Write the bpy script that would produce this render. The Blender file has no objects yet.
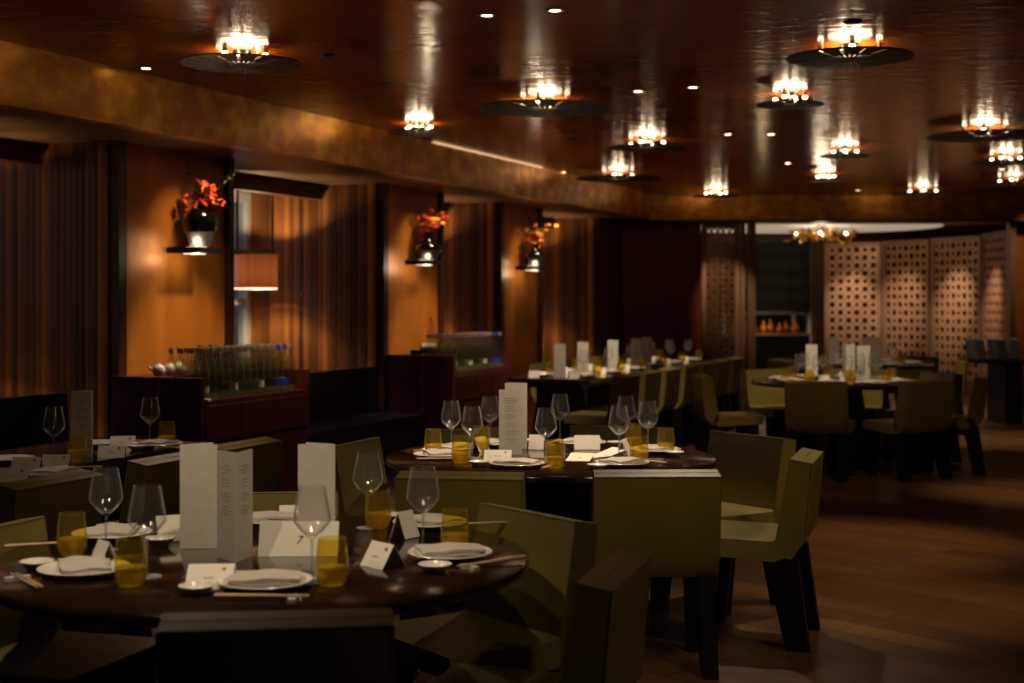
import bpy, bmesh, math, random
from mathutils import Vector, Matrix
R = math.radians
random.seed(7)
scn = bpy.context.scene
col = scn.collection
F = 50.0 / 36.0 * 1024          # focal length in pixels
CAMZ, HZ = 1.485, 298.0
CEIL, SOFF = 2.87, 2.545

# ------------------------------------------------------------------ materials
def lin(c):
    return tuple((v / 255 / 12.92) if v / 255 <= .04045 else ((v / 255 + .055) / 1.055) ** 2.4 for v in c)
def rgba(c): return (c[0], c[1], c[2], 1)
MATS = {}
def mat(name, c=(128, 128, 128), rough=.5, metal=0, spec=.5, emit=None, es=0, trans=0, coat=0,
        noise=None, bump=None, c2=None):
    """noise = (scale vector, lo, hi) mixes c -> c2 ; bump = (scale vector, strength)"""
    m = bpy.data.materials.new(name); m.use_nodes = True
    nt = m.node_tree; N = nt.nodes; L = nt.links
    b = N['Principled BSDF']
    b.inputs['Base Color'].default_value = rgba(lin(c))
    b.inputs['Roughness'].default_value = rough
    b.inputs['Metallic'].default_value = metal
    b.inputs['Specular IOR Level'].default_value = spec
    b.inputs['Transmission Weight'].default_value = trans
    b.inputs['Coat Weight'].default_value = coat
    b.inputs['Coat Roughness'].default_value = .12
    if emit:
        b.inputs['Emission Color'].default_value = rgba(lin(emit)); b.inputs['Emission Strength'].default_value = es
    tc = N.new('ShaderNodeTexCoord')
    def noise_node(sc, detail=5):
        mp = N.new('ShaderNodeMapping'); mp.inputs['Scale'].default_value = sc
        L.new(tc.outputs['Object'], mp.inputs['Vector'])
        nz = N.new('ShaderNodeTexNoise'); nz.inputs['Scale'].default_value = 1; nz.inputs['Detail'].default_value = detail
        L.new(mp.outputs[0], nz.inputs['Vector']); return nz
    if noise:
        nz = noise_node(noise[0])
        rp = N.new('ShaderNodeValToRGB')
        rp.color_ramp.elements[0].position = noise[1]; rp.color_ramp.elements[1].position = noise[2]
        rp.color_ramp.elements[0].color = rgba(lin(c)); rp.color_ramp.elements[1].color = rgba(lin(c2))
        L.new(nz.outputs['Fac'], rp.inputs['Fac']); L.new(rp.outputs[0], b.inputs['Base Color'])
    if bump:
        nz = noise_node(bump[0], 4)
        bp = N.new('ShaderNodeBump'); bp.inputs['Strength'].default_value = bump[1]; bp.inputs['Distance'].default_value = .02
        L.new(nz.outputs['Fac'], bp.inputs['Height']); L.new(bp.outputs[0], b.inputs['Normal'])
    MATS[name] = m
    return m

def mat_glass(name, tint, edge=.75, spec=1.0, body=0, bodyc=None, ior=1.5, gdw=.25):
    """thin clear or tinted glass: transparent + glossy by Fresnel"""
    m = bpy.data.materials.new(name); m.use_nodes = True
    nt = m.node_tree; N = nt.nodes; L = nt.links
    N.remove(N['Principled BSDF']); out = N['Material Output']
    tr = N.new('ShaderNodeBsdfTransparent'); tr.inputs[0].default_value = rgba(tint)
    gl = N.new('ShaderNodeBsdfGlossy'); gl.inputs['Roughness'].default_value = .09
    lw = N.new('ShaderNodeLayerWeight'); lw.inputs['Blend'].default_value = .5
    fr = N.new('ShaderNodeMath'); fr.operation = 'POWER'; fr.inputs[1].default_value = 5; L.new(lw.outputs['Facing'], fr.inputs[0])
    fr2 = N.new('ShaderNodeMath'); fr2.operation = 'MULTIPLY_ADD'; fr2.inputs[1].default_value = .94; fr2.inputs[2].default_value = .05
    L.new(fr.outputs[0], fr2.inputs[0])
    pw = N.new('ShaderNodeMath'); pw.operation = 'POWER'; pw.inputs[1].default_value = 4
    L.new(lw.outputs['Facing'], pw.inputs[0])
    mu = N.new('ShaderNodeMath'); mu.operation = 'MULTIPLY'; mu.inputs[1].default_value = edge
    L.new(pw.outputs[0], mu.inputs[0])
    ad = N.new('ShaderNodeMath'); ad.operation = 'ADD'; ad.use_clamp = True
    L.new(fr2.outputs[0], ad.inputs[0]); L.new(mu.outputs[0], ad.inputs[1])
    mx = N.new('ShaderNodeMixShader'); L.new(ad.outputs[0], mx.inputs[0])
    first = tr
    if body:
        df = N.new('ShaderNodeBsdfTranslucent'); df.inputs[0].default_value = rgba(bodyc)
        d2 = N.new('ShaderNodeBsdfDiffuse'); d2.inputs[0].default_value = rgba(bodyc)
        m1 = N.new('ShaderNodeMixShader'); m1.inputs[0].default_value = .5
        L.new(df.outputs[0], m1.inputs[1]); L.new(d2.outputs[0], m1.inputs[2])
        m2 = N.new('ShaderNodeMixShader'); m2.inputs[0].default_value = body
        L.new(tr.outputs[0], m2.inputs[1]); L.new(m1.outputs[0], m2.inputs[2]); first = m2
    gd = N.new('ShaderNodeBsdfDiffuse'); gd.inputs[0].default_value = (tint[0] * .8, tint[1] * .8, tint[2] * .8, 1)  # diffuse edge tone painted in for light refracted at the rims
    gm = N.new('ShaderNodeMixShader'); gm.inputs[0].default_value = gdw
    L.new(gl.outputs[0], gm.inputs[1]); L.new(gd.outputs[0], gm.inputs[2])
    L.new(first.outputs[0], mx.inputs[1]); L.new(gm.outputs[0], mx.inputs[2])
    L.new(mx.outputs[0], out.inputs[0])
    MATS[name] = m
    return m

def mat_slats(name, axis, per=9.0):
    """vertical timber boards of many tones; axis = horizontal direction across the boards"""
    m = bpy.data.materials.new(name); m.use_nodes = True
    nt = m.node_tree; N = nt.nodes; L = nt.links; b = N['Principled BSDF']
    tc = N.new('ShaderNodeTexCoord')
    dt = N.new('ShaderNodeVectorMath'); dt.operation = 'DOT_PRODUCT'; dt.inputs[1].default_value = axis
    L.new(tc.outputs['Object'], dt.inputs[0])
    ml = N.new('ShaderNodeMath'); ml.operation = 'MULTIPLY'; ml.inputs[1].default_value = per
    L.new(dt.outputs['Value'], ml.inputs[0])
    fl = N.new('ShaderNodeMath'); fl.operation = 'FLOOR'; L.new(ml.outputs[0], fl.inputs[0])
    wn = N.new('ShaderNodeTexWhiteNoise'); wn.noise_dimensions = '1D'; L.new(fl.outputs[0], wn.inputs['W'])
    rp = N.new('ShaderNodeValToRGB'); cr = rp.color_ramp; cr.interpolation = 'LINEAR'
    cr.elements[0].position = 0; cr.elements[0].color = rgba(lin((62, 32, 14)))
    cr.elements[1].position = 1; cr.elements[1].color = rgba(lin((226, 156, 52)))
    e = cr.elements.new(.45); e.color = rgba(lin((128, 76, 28)))
    e = cr.elements.new(.75); e.color = rgba(lin((150, 98, 42)))
    L.new(wn.outputs['Value'], rp.inputs['Fac'])
    # fine grain along the board
    cm = N.new('ShaderNodeCombineXYZ'); m2 = N.new('ShaderNodeMath'); m2.operation = 'MULTIPLY'; m2.inputs[1].default_value = 60
    L.new(dt.outputs['Value'], m2.inputs[0]); L.new(m2.outputs[0], cm.inputs[0])
    sp = N.new('ShaderNodeSeparateXYZ'); L.new(tc.outputs['Object'], sp.inputs[0])
    m3 = N.new('ShaderNodeMath'); m3.operation = 'MULTIPLY'; m3.inputs[1].default_value = 1.2
    L.new(sp.outputs['Z'], m3.inputs[0]); L.new(m3.outputs[0], cm.inputs[2])
    nz = N.new('ShaderNodeTexNoise'); nz.inputs['Scale'].default_value = 1; nz.inputs['Detail'].default_value = 3
    L.new(cm.outputs[0], nz.inputs['Vector'])
    mr = N.new('ShaderNodeMapRange'); mr.inputs['To Min'].default_value = .55; mr.inputs['To Max'].default_value = 1.3
    L.new(nz.outputs['Fac'], mr.inputs['Value'])
    mm = N.new('ShaderNodeVectorMath'); mm.operation = 'SCALE'
    L.new(rp.outputs[0], mm.inputs[0]); L.new(mr.outputs[0], mm.inputs['Scale'])
    L.new(mm.outputs[0], b.inputs['Base Color'])
    b.inputs['Roughness'].default_value = .42
    fc = N.new('ShaderNodeMath'); fc.operation = 'FRACT'; L.new(ml.outputs[0], fc.inputs[0])
    pp = N.new('ShaderNodeMath'); pp.operation = 'PINGPONG'; pp.inputs[1].default_value = .5; L.new(fc.outputs[0], pp.inputs[0])
    bp = N.new('ShaderNodeBump'); bp.inputs['Strength'].default_value = .5; bp.inputs['Distance'].default_value = .01
    L.new(pp.outputs[0], bp.inputs['Height']); L.new(bp.outputs[0], b.inputs['Normal'])
    MATS[name] = m
    return m

def mat_floor():
    m = bpy.data.materials.new('floor_wood'); m.use_nodes = True
    nt = m.node_tree; N = nt.nodes; L = nt.links; b = N['Principled BSDF']
    tc = N.new('ShaderNodeTexCoord'); mp = N.new('ShaderNodeMapping'); mp.inputs['Rotation'].default_value = (0, 0, R(48))
    L.new(tc.outputs['Object'], mp.inputs['Vector'])
    br = N.new('ShaderNodeTexBrick'); br.inputs['Scale'].default_value = 1
    br.inputs['Brick Width'].default_value = 1.5; br.inputs['Row Height'].default_value = .19
    br.inputs['Mortar Size'].default_value = .004; br.inputs['Bias'].default_value = 0
    br.inputs['Color1'].default_value = rgba(lin((118, 84, 42))); br.inputs['Color2'].default_value = rgba(lin((84, 58, 28)))
    br.inputs['Mortar'].default_value = rgba(lin((26, 14, 8)))
    L.new(mp.outputs[0], br.inputs['Vector'])
    m2 = N.new('ShaderNodeMapping'); m2.inputs['Scale'].default_value = (1.2, 22, 1); L.new(mp.outputs[0], m2.inputs['Vector'])
    nz = N.new('ShaderNodeTexNoise'); nz.inputs['Scale'].default_value = 1; nz.inputs['Detail'].default_value = 6
    L.new(m2.outputs[0], nz.inputs['Vector'])
    mr = N.new('ShaderNodeMapRange'); mr.inputs['To Min'].default_value = .6; mr.inputs['To Max'].default_value = 1.35
    L.new(nz.outputs['Fac'], mr.inputs['Value'])
    mm = N.new('ShaderNodeVectorMath'); mm.operation = 'SCALE'
    L.new(br.outputs['Color'], mm.inputs[0]); L.new(mr.outputs[0], mm.inputs['Scale']); L.new(mm.outputs[0], b.inputs['Base Color'])
    b.inputs['Roughness'].default_value = .42
    bp = N.new('ShaderNodeBump'); bp.inputs['Strength'].default_value = .25; bp.inputs['Distance'].default_value = .004
    L.new(nz.outputs['Fac'], bp.inputs['Height']); L.new(bp.outputs[0], b.inputs['Normal'])
    MATS['floor_wood'] = m
    return m

mat('ceiling_lacquer', (156, 68, 14), .15, .06, spec=.10, c2=(204, 108, 32), noise=((1.6, 1.1, 1), .35, .7), bump=((6, 9, 1), .2))
mat('gold_leaf', (192, 118, 20), .34, .5, c2=(240, 174, 54), noise=((5, 5, 7), .42, .68), bump=((6, 6, 8), .3))
mat('copper_plaster', (168, 94, 26), .42, .25, c2=(196, 120, 42), noise=((4, 4, 1.1), .3, .72), bump=((7, 7, 3), .22))
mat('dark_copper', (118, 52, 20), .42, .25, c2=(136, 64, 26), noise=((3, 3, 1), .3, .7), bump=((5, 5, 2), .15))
mat('soffit_lacquer', (136, 104, 74), .36, .2, c2=(164, 130, 98), noise=((2.2, 2.2, 1), .35, .7), bump=((5, 9, 1), .5))
mat('trim_wood', (52, 22, 13), .38, c2=(72, 32, 18), noise=((20, 20, 2), .3, .7))
mat('cabinet_wood', (62, 20, 16), .34, coat=.2, c2=(78, 28, 21), noise=((30, 30, 2), .3, .7))
mat('cabinet_edge', (120, 64, 38), .38)
mat('header_wood', (84, 40, 22), .45, c2=(100, 50, 28), noise=((10, 10, 30), .3, .7))
mat('olive_leather', (124, 110, 50), .4, c2=(136, 122, 58), noise=((5, 5, 5), .3, .7), bump=((120, 120, 120), .08))
mat('leather_piping', (128, 112, 66), .5)
mat('seat_leather', (134, 122, 68), .36, c2=(144, 132, 76), noise=((6, 6, 6), .3, .7), bump=((120, 120, 120), .08))
mat('black_wood', (9, 7, 6), .45, spec=.3, c2=(13, 10, 9), noise=((30, 30, 4), .3, .7))
mat('table_lacquer', (30, 18, 12), .12, spec=.5, c2=(40, 24, 15), noise=((3, 16, 2), .3, .7), coat=.4)
mat('black_leather', (12, 11, 12), .35, bump=((90, 90, 90), .1))
mat('china', (214, 206, 194), .22)
mat('linen', (178, 168, 156), .85, bump=((500, 500, 500), .15))
mat('paper', (222, 214, 198), .75)
mat('menu_paper', (206, 198, 184), .7, c2=(214, 206, 192), noise=((40, 40, 40), .3, .7))
mat('ink', (84, 80, 74), .8)
mat('gold_foil', (150, 104, 34), .35, .8)
mat('chopstick_wood', (176, 146, 104), .5, c2=(190, 160, 116), noise=((100, 8, 8), .3, .7))
mat('steel', (190, 188, 184), .22, 1)
mat('dark_metal', (28, 22, 18), .35, .8)
mat('bronze_disc', (12, 8, 6), .45, .3)
mat('black_glaze', (12, 10, 10), .12, coat=.5)
mat('glaze_reflection', (130, 124, 124), .2)
mat('blossom_red', (206, 52, 26), .5, c2=(226, 84, 30), noise=((30, 30, 30), .3, .7))
mat('blossom_orange', (236, 122, 28), .5, c2=(240, 160, 50), noise=((30, 30, 30), .3, .7))
mat('leaf_green', (66, 88, 34), .5, c2=(90, 112, 48), noise=((20, 20, 20), .3, .7))
mat('twig', (86, 62, 34), .7)
mat('bottle_cap', (176, 160, 156), .3, .7)
mat('bottle_label', (216, 212, 190), .6)
mat('bottle_label_blue', (34, 48, 168), .5)
mat('lattice_metal', (176, 128, 98), .38, .45, c2=(196, 148, 114), noise=((6, 6, 6), .3, .7))
mat('lattice_frame', (150, 112, 88), .42, .3)
mat('screen_backing', (40, 17, 12), .6)
mat('sliding_lattice', (150, 108, 74), .28, .7)
mat('white_paint', (206, 208, 212), .5)
mat('tray_white_glow', (236, 226, 206), .7, emit=(255, 232, 200), es=.32)  # weak glow put into the white paint in place of cove lighting
mat('blind_fabric', (20, 17, 12), .8)
mat('brown_plaster', (96, 58, 24), .5)
mat('facade_grey', (120, 128, 140), .8, c2=(150, 158, 168), noise=((1, 1, 5), .4, .6))
mat('bulb', (255, 240, 220), .3, emit=(255, 226, 180), es=14)
mat('lantern_bulb', (255, 240, 220), .3, emit=(255, 190, 110), es=20)
mat('bulb_small', (255, 240, 220), .3, emit=(255, 214, 160), es=14)
mat('shelf_light', (255, 240, 230), .3, emit=(255, 224, 190), es=1.2)
mat('lip_light', (255, 240, 230), .3, emit=(255, 220, 190), es=1.4)
mat('reflection_glow', (255, 220, 160), .3, emit=(255, 220, 170), es=.8)
mat('amber_lit', (160, 96, 34), .3, .3)
mat('tv_dark', (14, 13, 15), .3)
mat('shade_wood', (150, 92, 60), .45, c2=(190, 128, 92), noise=((60, 60, 1), .35, .65))
mat('wine_book', (22, 19, 18), .5)
mat_glass('clear_glass', (.985, .985, .985), edge=.8)
mat_glass('stem_glass', (.9, .9, .9), edge=1.2, body=.14, bodyc=(.8, .8, .78))  # whitish body painted in for the bright edges of stem and foot
mat_glass('amber_glass', (.975, .91, .50), edge=.35, body=.035, bodyc=(.9, .66, .08))
mat_glass('amber_base_refraction', (.97, .84, .28), edge=.2, body=.32, bodyc=(.98, .76, .14))  # brighter yellow body painted in for light refracted low in the tumbler
mat_glass('smoke_glass', (.75, .7, .55), edge=.5)
mat_glass('bottle_glass', (.86, .89, .80), edge=1.4, body=0, gdw=.05)
mat_glass('bottle_base_refraction', (.85, .9, .7), edge=.6, body=.10, bodyc=(.75, .76, .4))  # pale body painted in for light refracted through the bottle foot
mat_glass('window_glass', (.85, .88, .9), edge=.2, ior=1.3)
def translucent(name, c, wgt):
    nt = MATS[name].node_tree; b = nt.nodes['Principled BSDF']; o = nt.nodes['Material Output']
    t = nt.nodes.new('ShaderNodeBsdfTranslucent'); t.inputs[0].default_value = rgba(lin(c)); m = nt.nodes.new('ShaderNodeMixShader'); m.inputs[0].default_value = wgt
    nt.links.new(b.outputs[0], m.inputs[1]); nt.links.new(t.outputs[0], m.inputs[2]); nt.links.new(m.outputs[0], o.inputs[0])
translucent('shade_wood', (200, 120, 80), .022)
mat_floor()
U = Vector((.3817, .9243, 0)); NW = Vector((-.9243, .3817, 0))     # along the window wall, into the window wall
mat_slats('slats_return', tuple(NW), 19)


# ------------------------------------------------------------------ mesh helpers
def link(o, parent=None, loc=None):
    col.objects.link(o)
    if parent is not None: o.parent = parent
    if loc is not None: o.location = loc
    return o
def obj(name, bm, m, parent=None, loc=None, smooth=None, rotz=0):
    """one mesh object; smooth = angle in degrees for shading"""
    bmesh.ops.recalc_face_normals(bm, faces=bm.faces)
    me = bpy.data.meshes.new(name)
    if smooth:
        for f in bm.faces: f.smooth = True
        lim = R(smooth)
        for e in bm.edges:
            if len(e.link_faces) == 2 and e.calc_face_angle(0) > lim: e.smooth = False
    bm.to_mesh(me); bm.free()
    for x in (m if isinstance(m, (list, tuple)) else [m]): me.materials.append(MATS[x])
    o = bpy.data.objects.new(name, me); link(o, parent, loc)
    if rotz: o.rotation_euler = (0, 0, rotz)
    return o
def empty(name, loc=(0, 0, 0), rotz=0):
    o = bpy.data.objects.new(name, None); o.empty_display_size = .1
    link(o, None, loc); o.rotation_euler = (0, 0, rotz); return o
def tag(o, label=None, cat=None, group=None, kind=None):
    if label: o['label'] = label
    if cat: o['category'] = cat
    if group: o['group'] = group
    if kind: o['kind'] = kind
    return o
KIDS = {}
def kids(o): return list(o.children)
def copy_tree(o, parent=None):
    c = o.copy(); col.objects.link(c)
    if parent is not None: c.parent = parent
    for ch in kids(o): copy_tree(ch, c)
    return c
def poly_prism(bm, pts, z0, z1, mi=0):
    lo = [bm.verts.new((p[0], p[1], z0)) for p in pts]; hi = [bm.verts.new((p[0], p[1], z1)) for p in pts]
    fs = [bm.faces.new(lo[::-1]), bm.faces.new(hi)]
    n = len(pts)
    for i in range(n): fs.append(bm.faces.new((lo[i], lo[(i + 1) % n], hi[(i + 1) % n], hi[i])))
    for f in fs: f.material_index = mi
    return fs
def box(bm, x0, x1, y0, y1, z0, z1, mi=0):
    return poly_prism(bm, [(x0, y0), (x1, y0), (x1, y1), (x0, y1)], z0, z1, mi)
def obox(bm, c, half, M=None, mi=0):
    vs = [Vector((sx * half[0], sy * half[1], sz * half[2])) for sx in (-1, 1) for sy in (-1, 1) for sz in (-1, 1)]
    if M: vs = [M @ v for v in vs]
    v = [bm.verts.new(Vector(c) + p) for p in vs]
    for q in ((0, 1, 3, 2), (4, 6, 7, 5), (0, 4, 5, 1), (2, 3, 7, 6), (0, 2, 6, 4), (1, 5, 7, 3)):
        bm.faces.new([v[i] for i in q]).material_index = mi
def side_prism(bm, prof, y0, y1):
    """profile in x,z extruded along y"""
    a = [bm.verts.new((p[0], y0, p[1])) for p in prof]; b = [bm.verts.new((p[0], y1, p[1])) for p in prof]
    n = len(prof); bm.faces.new(a); bm.faces.new(b[::-1])
    for i in range(n): bm.faces.new((a[i], b[i], b[(i + 1) % n], a[(i + 1) % n]))
def bevel(bm, w, seg=2, ang=25):
    es = [e for e in bm.edges if len(e.link_faces) == 2 and e.calc_face_angle(0) > R(ang)]
    bmesh.ops.bevel(bm, geom=es, offset=w, segments=seg, profile=.6, affect='EDGES')
def lathe(bm, prof, seg=24, c=(0, 0, 0), mi=0, cap0=False, cap1=False):
    rings = []
    for r, z in prof:
        if r < 1e-5: rings.append([bm.verts.new((c[0], c[1], c[2] + z))])
        else: rings.append([bm.verts.new((c[0] + r * math.cos(2 * math.pi * k / seg), c[1] + r * math.sin(2 * math.pi * k / seg), c[2] + z)) for k in range(seg)])
    for a, b in zip(rings, rings[1:]):
        for k in range(seg):
            k2 = (k + 1) % seg
            if len(a) == 1 and len(b) == 1: continue
            if len(a) == 1: f = bm.faces.new((a[0], b[k2], b[k]))
            elif len(b) == 1: f = bm.faces.new((a[k], a[k2], b[0]))
            else: f = bm.faces.new((a[k], a[k2], b[k2], b[k]))
            f.material_index = mi
    if cap0 and len(rings[0]) > 1: bm.faces.new(rings[0][::-1]).material_index = mi
    if cap1 and len(rings[-1]) > 1: bm.faces.new(rings[-1]).material_index = mi
def tube(bm, pts, rad, seg=6, mi=0):
    pts = [Vector(p) for p in pts]; rings = []
    for i, p in enumerate(pts):
        d = (pts[min(i + 1, len(pts) - 1)] - pts[max(i - 1, 0)]).normalized()
        up = Vector((0, 0, 1)) if abs(d.z) < .9 else Vector((1, 0, 0))
        a = d.cross(up).normalized(); b = d.cross(a).normalized()
        r = rad[i] if isinstance(rad, (list, tuple)) else rad
        rings.append([bm.verts.new(p + a * r * math.cos(2 * math.pi * k / seg) + b * r * math.sin(2 * math.pi * k / seg)) for k in range(seg)])
    for a, b in zip(rings, rings[1:]):
        for k in range(seg): bm.faces.new((a[k], a[(k + 1) % seg], b[(k + 1) % seg], b[k])).material_index = mi
    bm.faces.new(rings[0][::-1]).material_index = mi; bm.faces.new(rings[-1]).material_index = mi
def new(): return bmesh.new()

def on(px, py, h=.75):
    """ground plan point of the photo's spot (px, py) lying at height h"""
    d = (CAMZ - h) * F / (py - HZ)
    return ((px - 512) * d / F, d)
def W(dw, t=0):
    """plan point of the window wall: dw = depth where t = 0, t = metres into the wall"""
    return (.413 * dw - 6.63 + NW.x * t, dw + NW.y * t)
def wbox(bm, d0, d1, t0, t1, z0, z1, mi=0):
    return poly_prism(bm, [W(d0, t0), W(d1, t0), W(d1, t1), W(d0, t1)], z0, z1, mi)
WROT = math.atan2(U.y, U.x)

# ------------------------------------------------------------------ setting
def struct(name, bm, m, **k): return tag(obj(name, bm, m, **k), kind='structure')
bm = new(); box(bm, -11, 10.5, -2.6, 27, -.1, 0); struct('floor', bm, 'floor_wood')
bm = new(); poly_prism(bm, [W(-6, -.55), (10.5, -3.5), (10.5, 19.75), (W(18.9, -.55)[0], 19.75)], CEIL, CEIL + .1); struct('ceiling', bm, 'ceiling_lacquer')
bm = new(); box(bm, 10.3, 10.45, -2.6, 27, 0, 3); struct('wall_right', bm, 'dark_copper')
bm = new(); box(bm, -11, 10.45, -2.6, -2.5, 0, 3); struct('wall_front', bm, 'dark_copper')
# soffit over the window side and the gold beam at its edge
bm = new(); poly_prism(bm, [W(-2.5, -.56), W(19.3, -.56), W(19.3, 1.75), W(-2.5, 1.75)], SOFF, SOFF + .4); struct('ceiling_soffit', bm, 'soffit_lacquer')
bm = new(); poly_prism(bm, [W(-2.5, -.67), W(18.6, -.67), W(18.9, -.565), W(-2.5, -.565)], SOFF - .018, CEIL); struct('trim_beam_side', bm, 'gold_leaf')
bm = new(); box(bm, 1.75, 10.3, 19.2, 19.75, SOFF - .01, CEIL); struct('trim_beam_back', bm, 'gold_leaf')
bm = new(); box(bm, 1.75, 10.3, 19.18, 19.78, SOFF - .03, SOFF - .01); struct('trim_beam_edge', bm, 'black_wood')
# window wall: piers clad in copper, returns clad in boards, windows deep in the bays
piers = [(3.0, 5.2), (9.57, 10.87), (13.12, 14.34), (15.7, 16.88), (18.8, 19.7)]
for i, (a, b) in enumerate(piers):
    bm = new(); wbox(bm, a + .09, b - .09, .0, 1.45, 0, SOFF)
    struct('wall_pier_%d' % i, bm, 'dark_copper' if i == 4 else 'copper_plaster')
    for nm, q0, q1 in (('near', a, a + .09), ('far', b - .09, b)):
        bm = new(); wbox(bm, q0 + .012, q1 - .012 if nm == 'far' else q1, -.03, .05, 0, SOFF); struct('trim_pier_%s_%d' % (nm, i), bm, 'trim_wood')
        bm = new()
        if nm == 'near': wbox(bm, q0, q0 + .09, .05, 1.45, 0, SOFF)
        else: wbox(bm, q1 - .09, q1, .05, 1.45, 0, SOFF)
        struct('wall_boards_%s_%d' % (nm, i), bm, 'slats_return')
bays = [(-1.5, 3.0), (5.2, 9.57), (10.87, 13.12), (14.34, 15.7), (16.88, 18.8)]
for i, (a, b) in enumerate(bays):
    # header across the bay
    bm = new(); wbox(bm, a, b, .62, .74, 2.41, SOFF); struct('trim_header_%d' % i, bm, 'header_wood')
    # window wall: low sill wall with boards, then a framed window
    t = 1.4
    bm = new(); wbox(bm, a, b, t, t + .12, 0, .5); wbox(bm, a, b, t, t + .12, 2.46, SOFF)
    struct('wall_window_side_%d' % i, bm, 'white_paint')
    bm = new()
    n = max(1, round((b - a) / 1.0)); w = .06
    for k in range(n + 1):
        c = a + (b - a) * k / n; c0 = min(max(c - w / 2, a), b - w)
        wbox(bm, c0, c0 + w, t, t + .1, .5, 2.46)
    for z in (.5, 1.42, 2.40): wbox(bm, a, b, t + .01, t + .09, z, z + .06)
    wf = struct('window_%d' % i, bm, 'white_paint')
    bm = new(); wbox(bm, a, b, t + .045, t + .05, .52, 2.44); obj('pane', bm, 'window_glass', wf)
# building across the street
bm = new()
p0 = W(-3, 5); 
poly_prism(bm, [W(-4, 5), W(26, 5), W(26, 5.3), W(-4, 5.3)], -1, 5)
for z in (1.1, 2.15, 3.2): poly_prism(bm, [W(-4, 4.7), W(26, 4.7), W(26, 5), W(-4, 5)], z, z + .22)
for k in range(34): poly_prism(bm, [W(-4 + k * .9, 4.8), W(-3.8 + k * .9, 4.8), W(-3.8 + k * .9, 5), W(-4 + k * .9, 5)], -1, 5)
b_ = obj('neighbouring_building', bm, 'facade_grey')
tag(b_, 'grey building with floor bands outside the windows of the bays', 'building')
# back wall
bm = new(); box(bm, 1.15, 2.62, 19.72, 19.9, 0, SOFF); struct('wall_back', bm, 'dark_copper')
bm = new(); box(bm, 6.98, 10.3, 19.7, 19.9, 0, SOFF); struct('wall_back_copper', bm, 'copper_plaster')
# private room
bm = new(); poly_prism(bm, [(1.2, 19.76), (10.3, 19.76), (10.3, 27), (1.2, 27)], 2.585, 2.7); struct('ceiling_private', bm, 'copper_plaster')
bm = new(); lathe(bm, [(0, 2.578), (2.0, 2.578), (2.02, 2.585)], 64, (4.6, 22.1, 0)); struct('ceiling_private_tray', bm, 'tray_white_glow')
bm = new(); box(bm, 1.2, 2.4, 19.9, 27, 0, 2.6); struct('wall_private_left', bm, 'brown_plaster')
bm = new(); box(bm, 2.4, 3.6, 24.4, 24.55, 0, 2.6); box(bm, 5.12, 10.3, 24.4, 24.55, 0, 2.6)
box(bm, 3.6, 5.12, 24.4, 24.55, 0, .55); box(bm, 3.6, 5.12, 24.4, 24.55, 2.45, 2.6); struct('wall_private_back', bm, 'brown_plaster')
bm = new()
for x in (3.6, 4.80, 5.06): box(bm, x, x + .06, 24.36, 24.46, .55, 2.45)
for z in (.55, .78, 1.20, 2.39): box(bm, 3.6, 5.12, 24.37, 24.45, z, z + .06)
wf = struct('window_5', bm, 'white_paint')
bm = new(); box(bm, 3.62, 5.1, 24.47, 24.475, .6, 2.42); obj('pane', bm, 'window_glass', wf)
# deep sill with warm lights across the street, seen beneath the blind
bm = new(); box(bm, 2.5, 6, 26.3, 26.45, 0, 2.6); struct('wall_outer', bm, 'brown_plaster')

# roman blind
bm = new()
prev = None
for k in range(25):
    x = 3.62 + 1.46 * k / 24; yy = 24.2 + .012 * math.sin(k * 1.7)
    zz = 1.27 + .05 * math.sin(k / 24 * math.pi) - .02
    cur = [bm.verts.new((x, yy - .02 * (j % 2), 2.40 + (zz - 2.40) * j / 8)) for j in range(9)]
    if prev:
        for j in range(8): bm.faces.new((prev[j], cur[j], cur[j + 1], prev[j + 1]))
    prev = cur
bl = empty('roman_blind', (0, 0, 0)); tag(bl, 'black roman blind half lowered over the window of the private room', 'blind')
o = obj('fabric', bm, 'blind_fabric', bl); sm = o.modifiers.new('s', 'SOLIDIFY'); sm.thickness = .012
bm = new(); box(bm, 3.6, 5.12, 24.16, 24.24, 2.40, 2.46); obj('headrail', bm, 'black_wood', bl)
bm = new(); tube(bm, [(3.63 + 1.44 * k / 20, 24.2, 1.245 + .05 * math.sin(k / 20 * math.pi)) for k in range(21)], .028, 8); obj('hem', bm, 'blind_fabric', bl, smooth=50)

# sideboard seen through the window opening with amber bottles
def sill_table():
    t = empty('display_counter', (4.2, 23.7, 0)); tag(t, 'dark counter below the blind carrying amber ornaments', 'counter')
    bm = new(); box(bm, -.75, .75, -.25, .25, .86, .9); obj('top', bm, 'lattice_frame', t)
    bm = new(); box(bm, -.72, .72, -.22, .22, 0, .86); obj('body', bm, 'black_wood', t)
sill_table()
def ornament(x, y, s, lab):
    bm = new(); lathe(bm, [(0, 0), (.05, 0), (.07, .04), (.075, .09), (.05, .14), (.022, .17), (.02, .22), (.026, .23), (0, .23)], 16)
    o = obj('amber_vase', bm, 'amber_lit', None, (x, y, .9), smooth=50); o.scale = (s, s, s)
    tag(o, lab, 'vase', 'amber ornaments on the display counter')
for k in range(9): ornament(3.66 + k * .13, 23.62 + .12 * (k % 2), .8 + .25 * ((k * 7) % 3) / 2, 'small amber glass ornament in the row on the dark counter below the blind')

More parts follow.
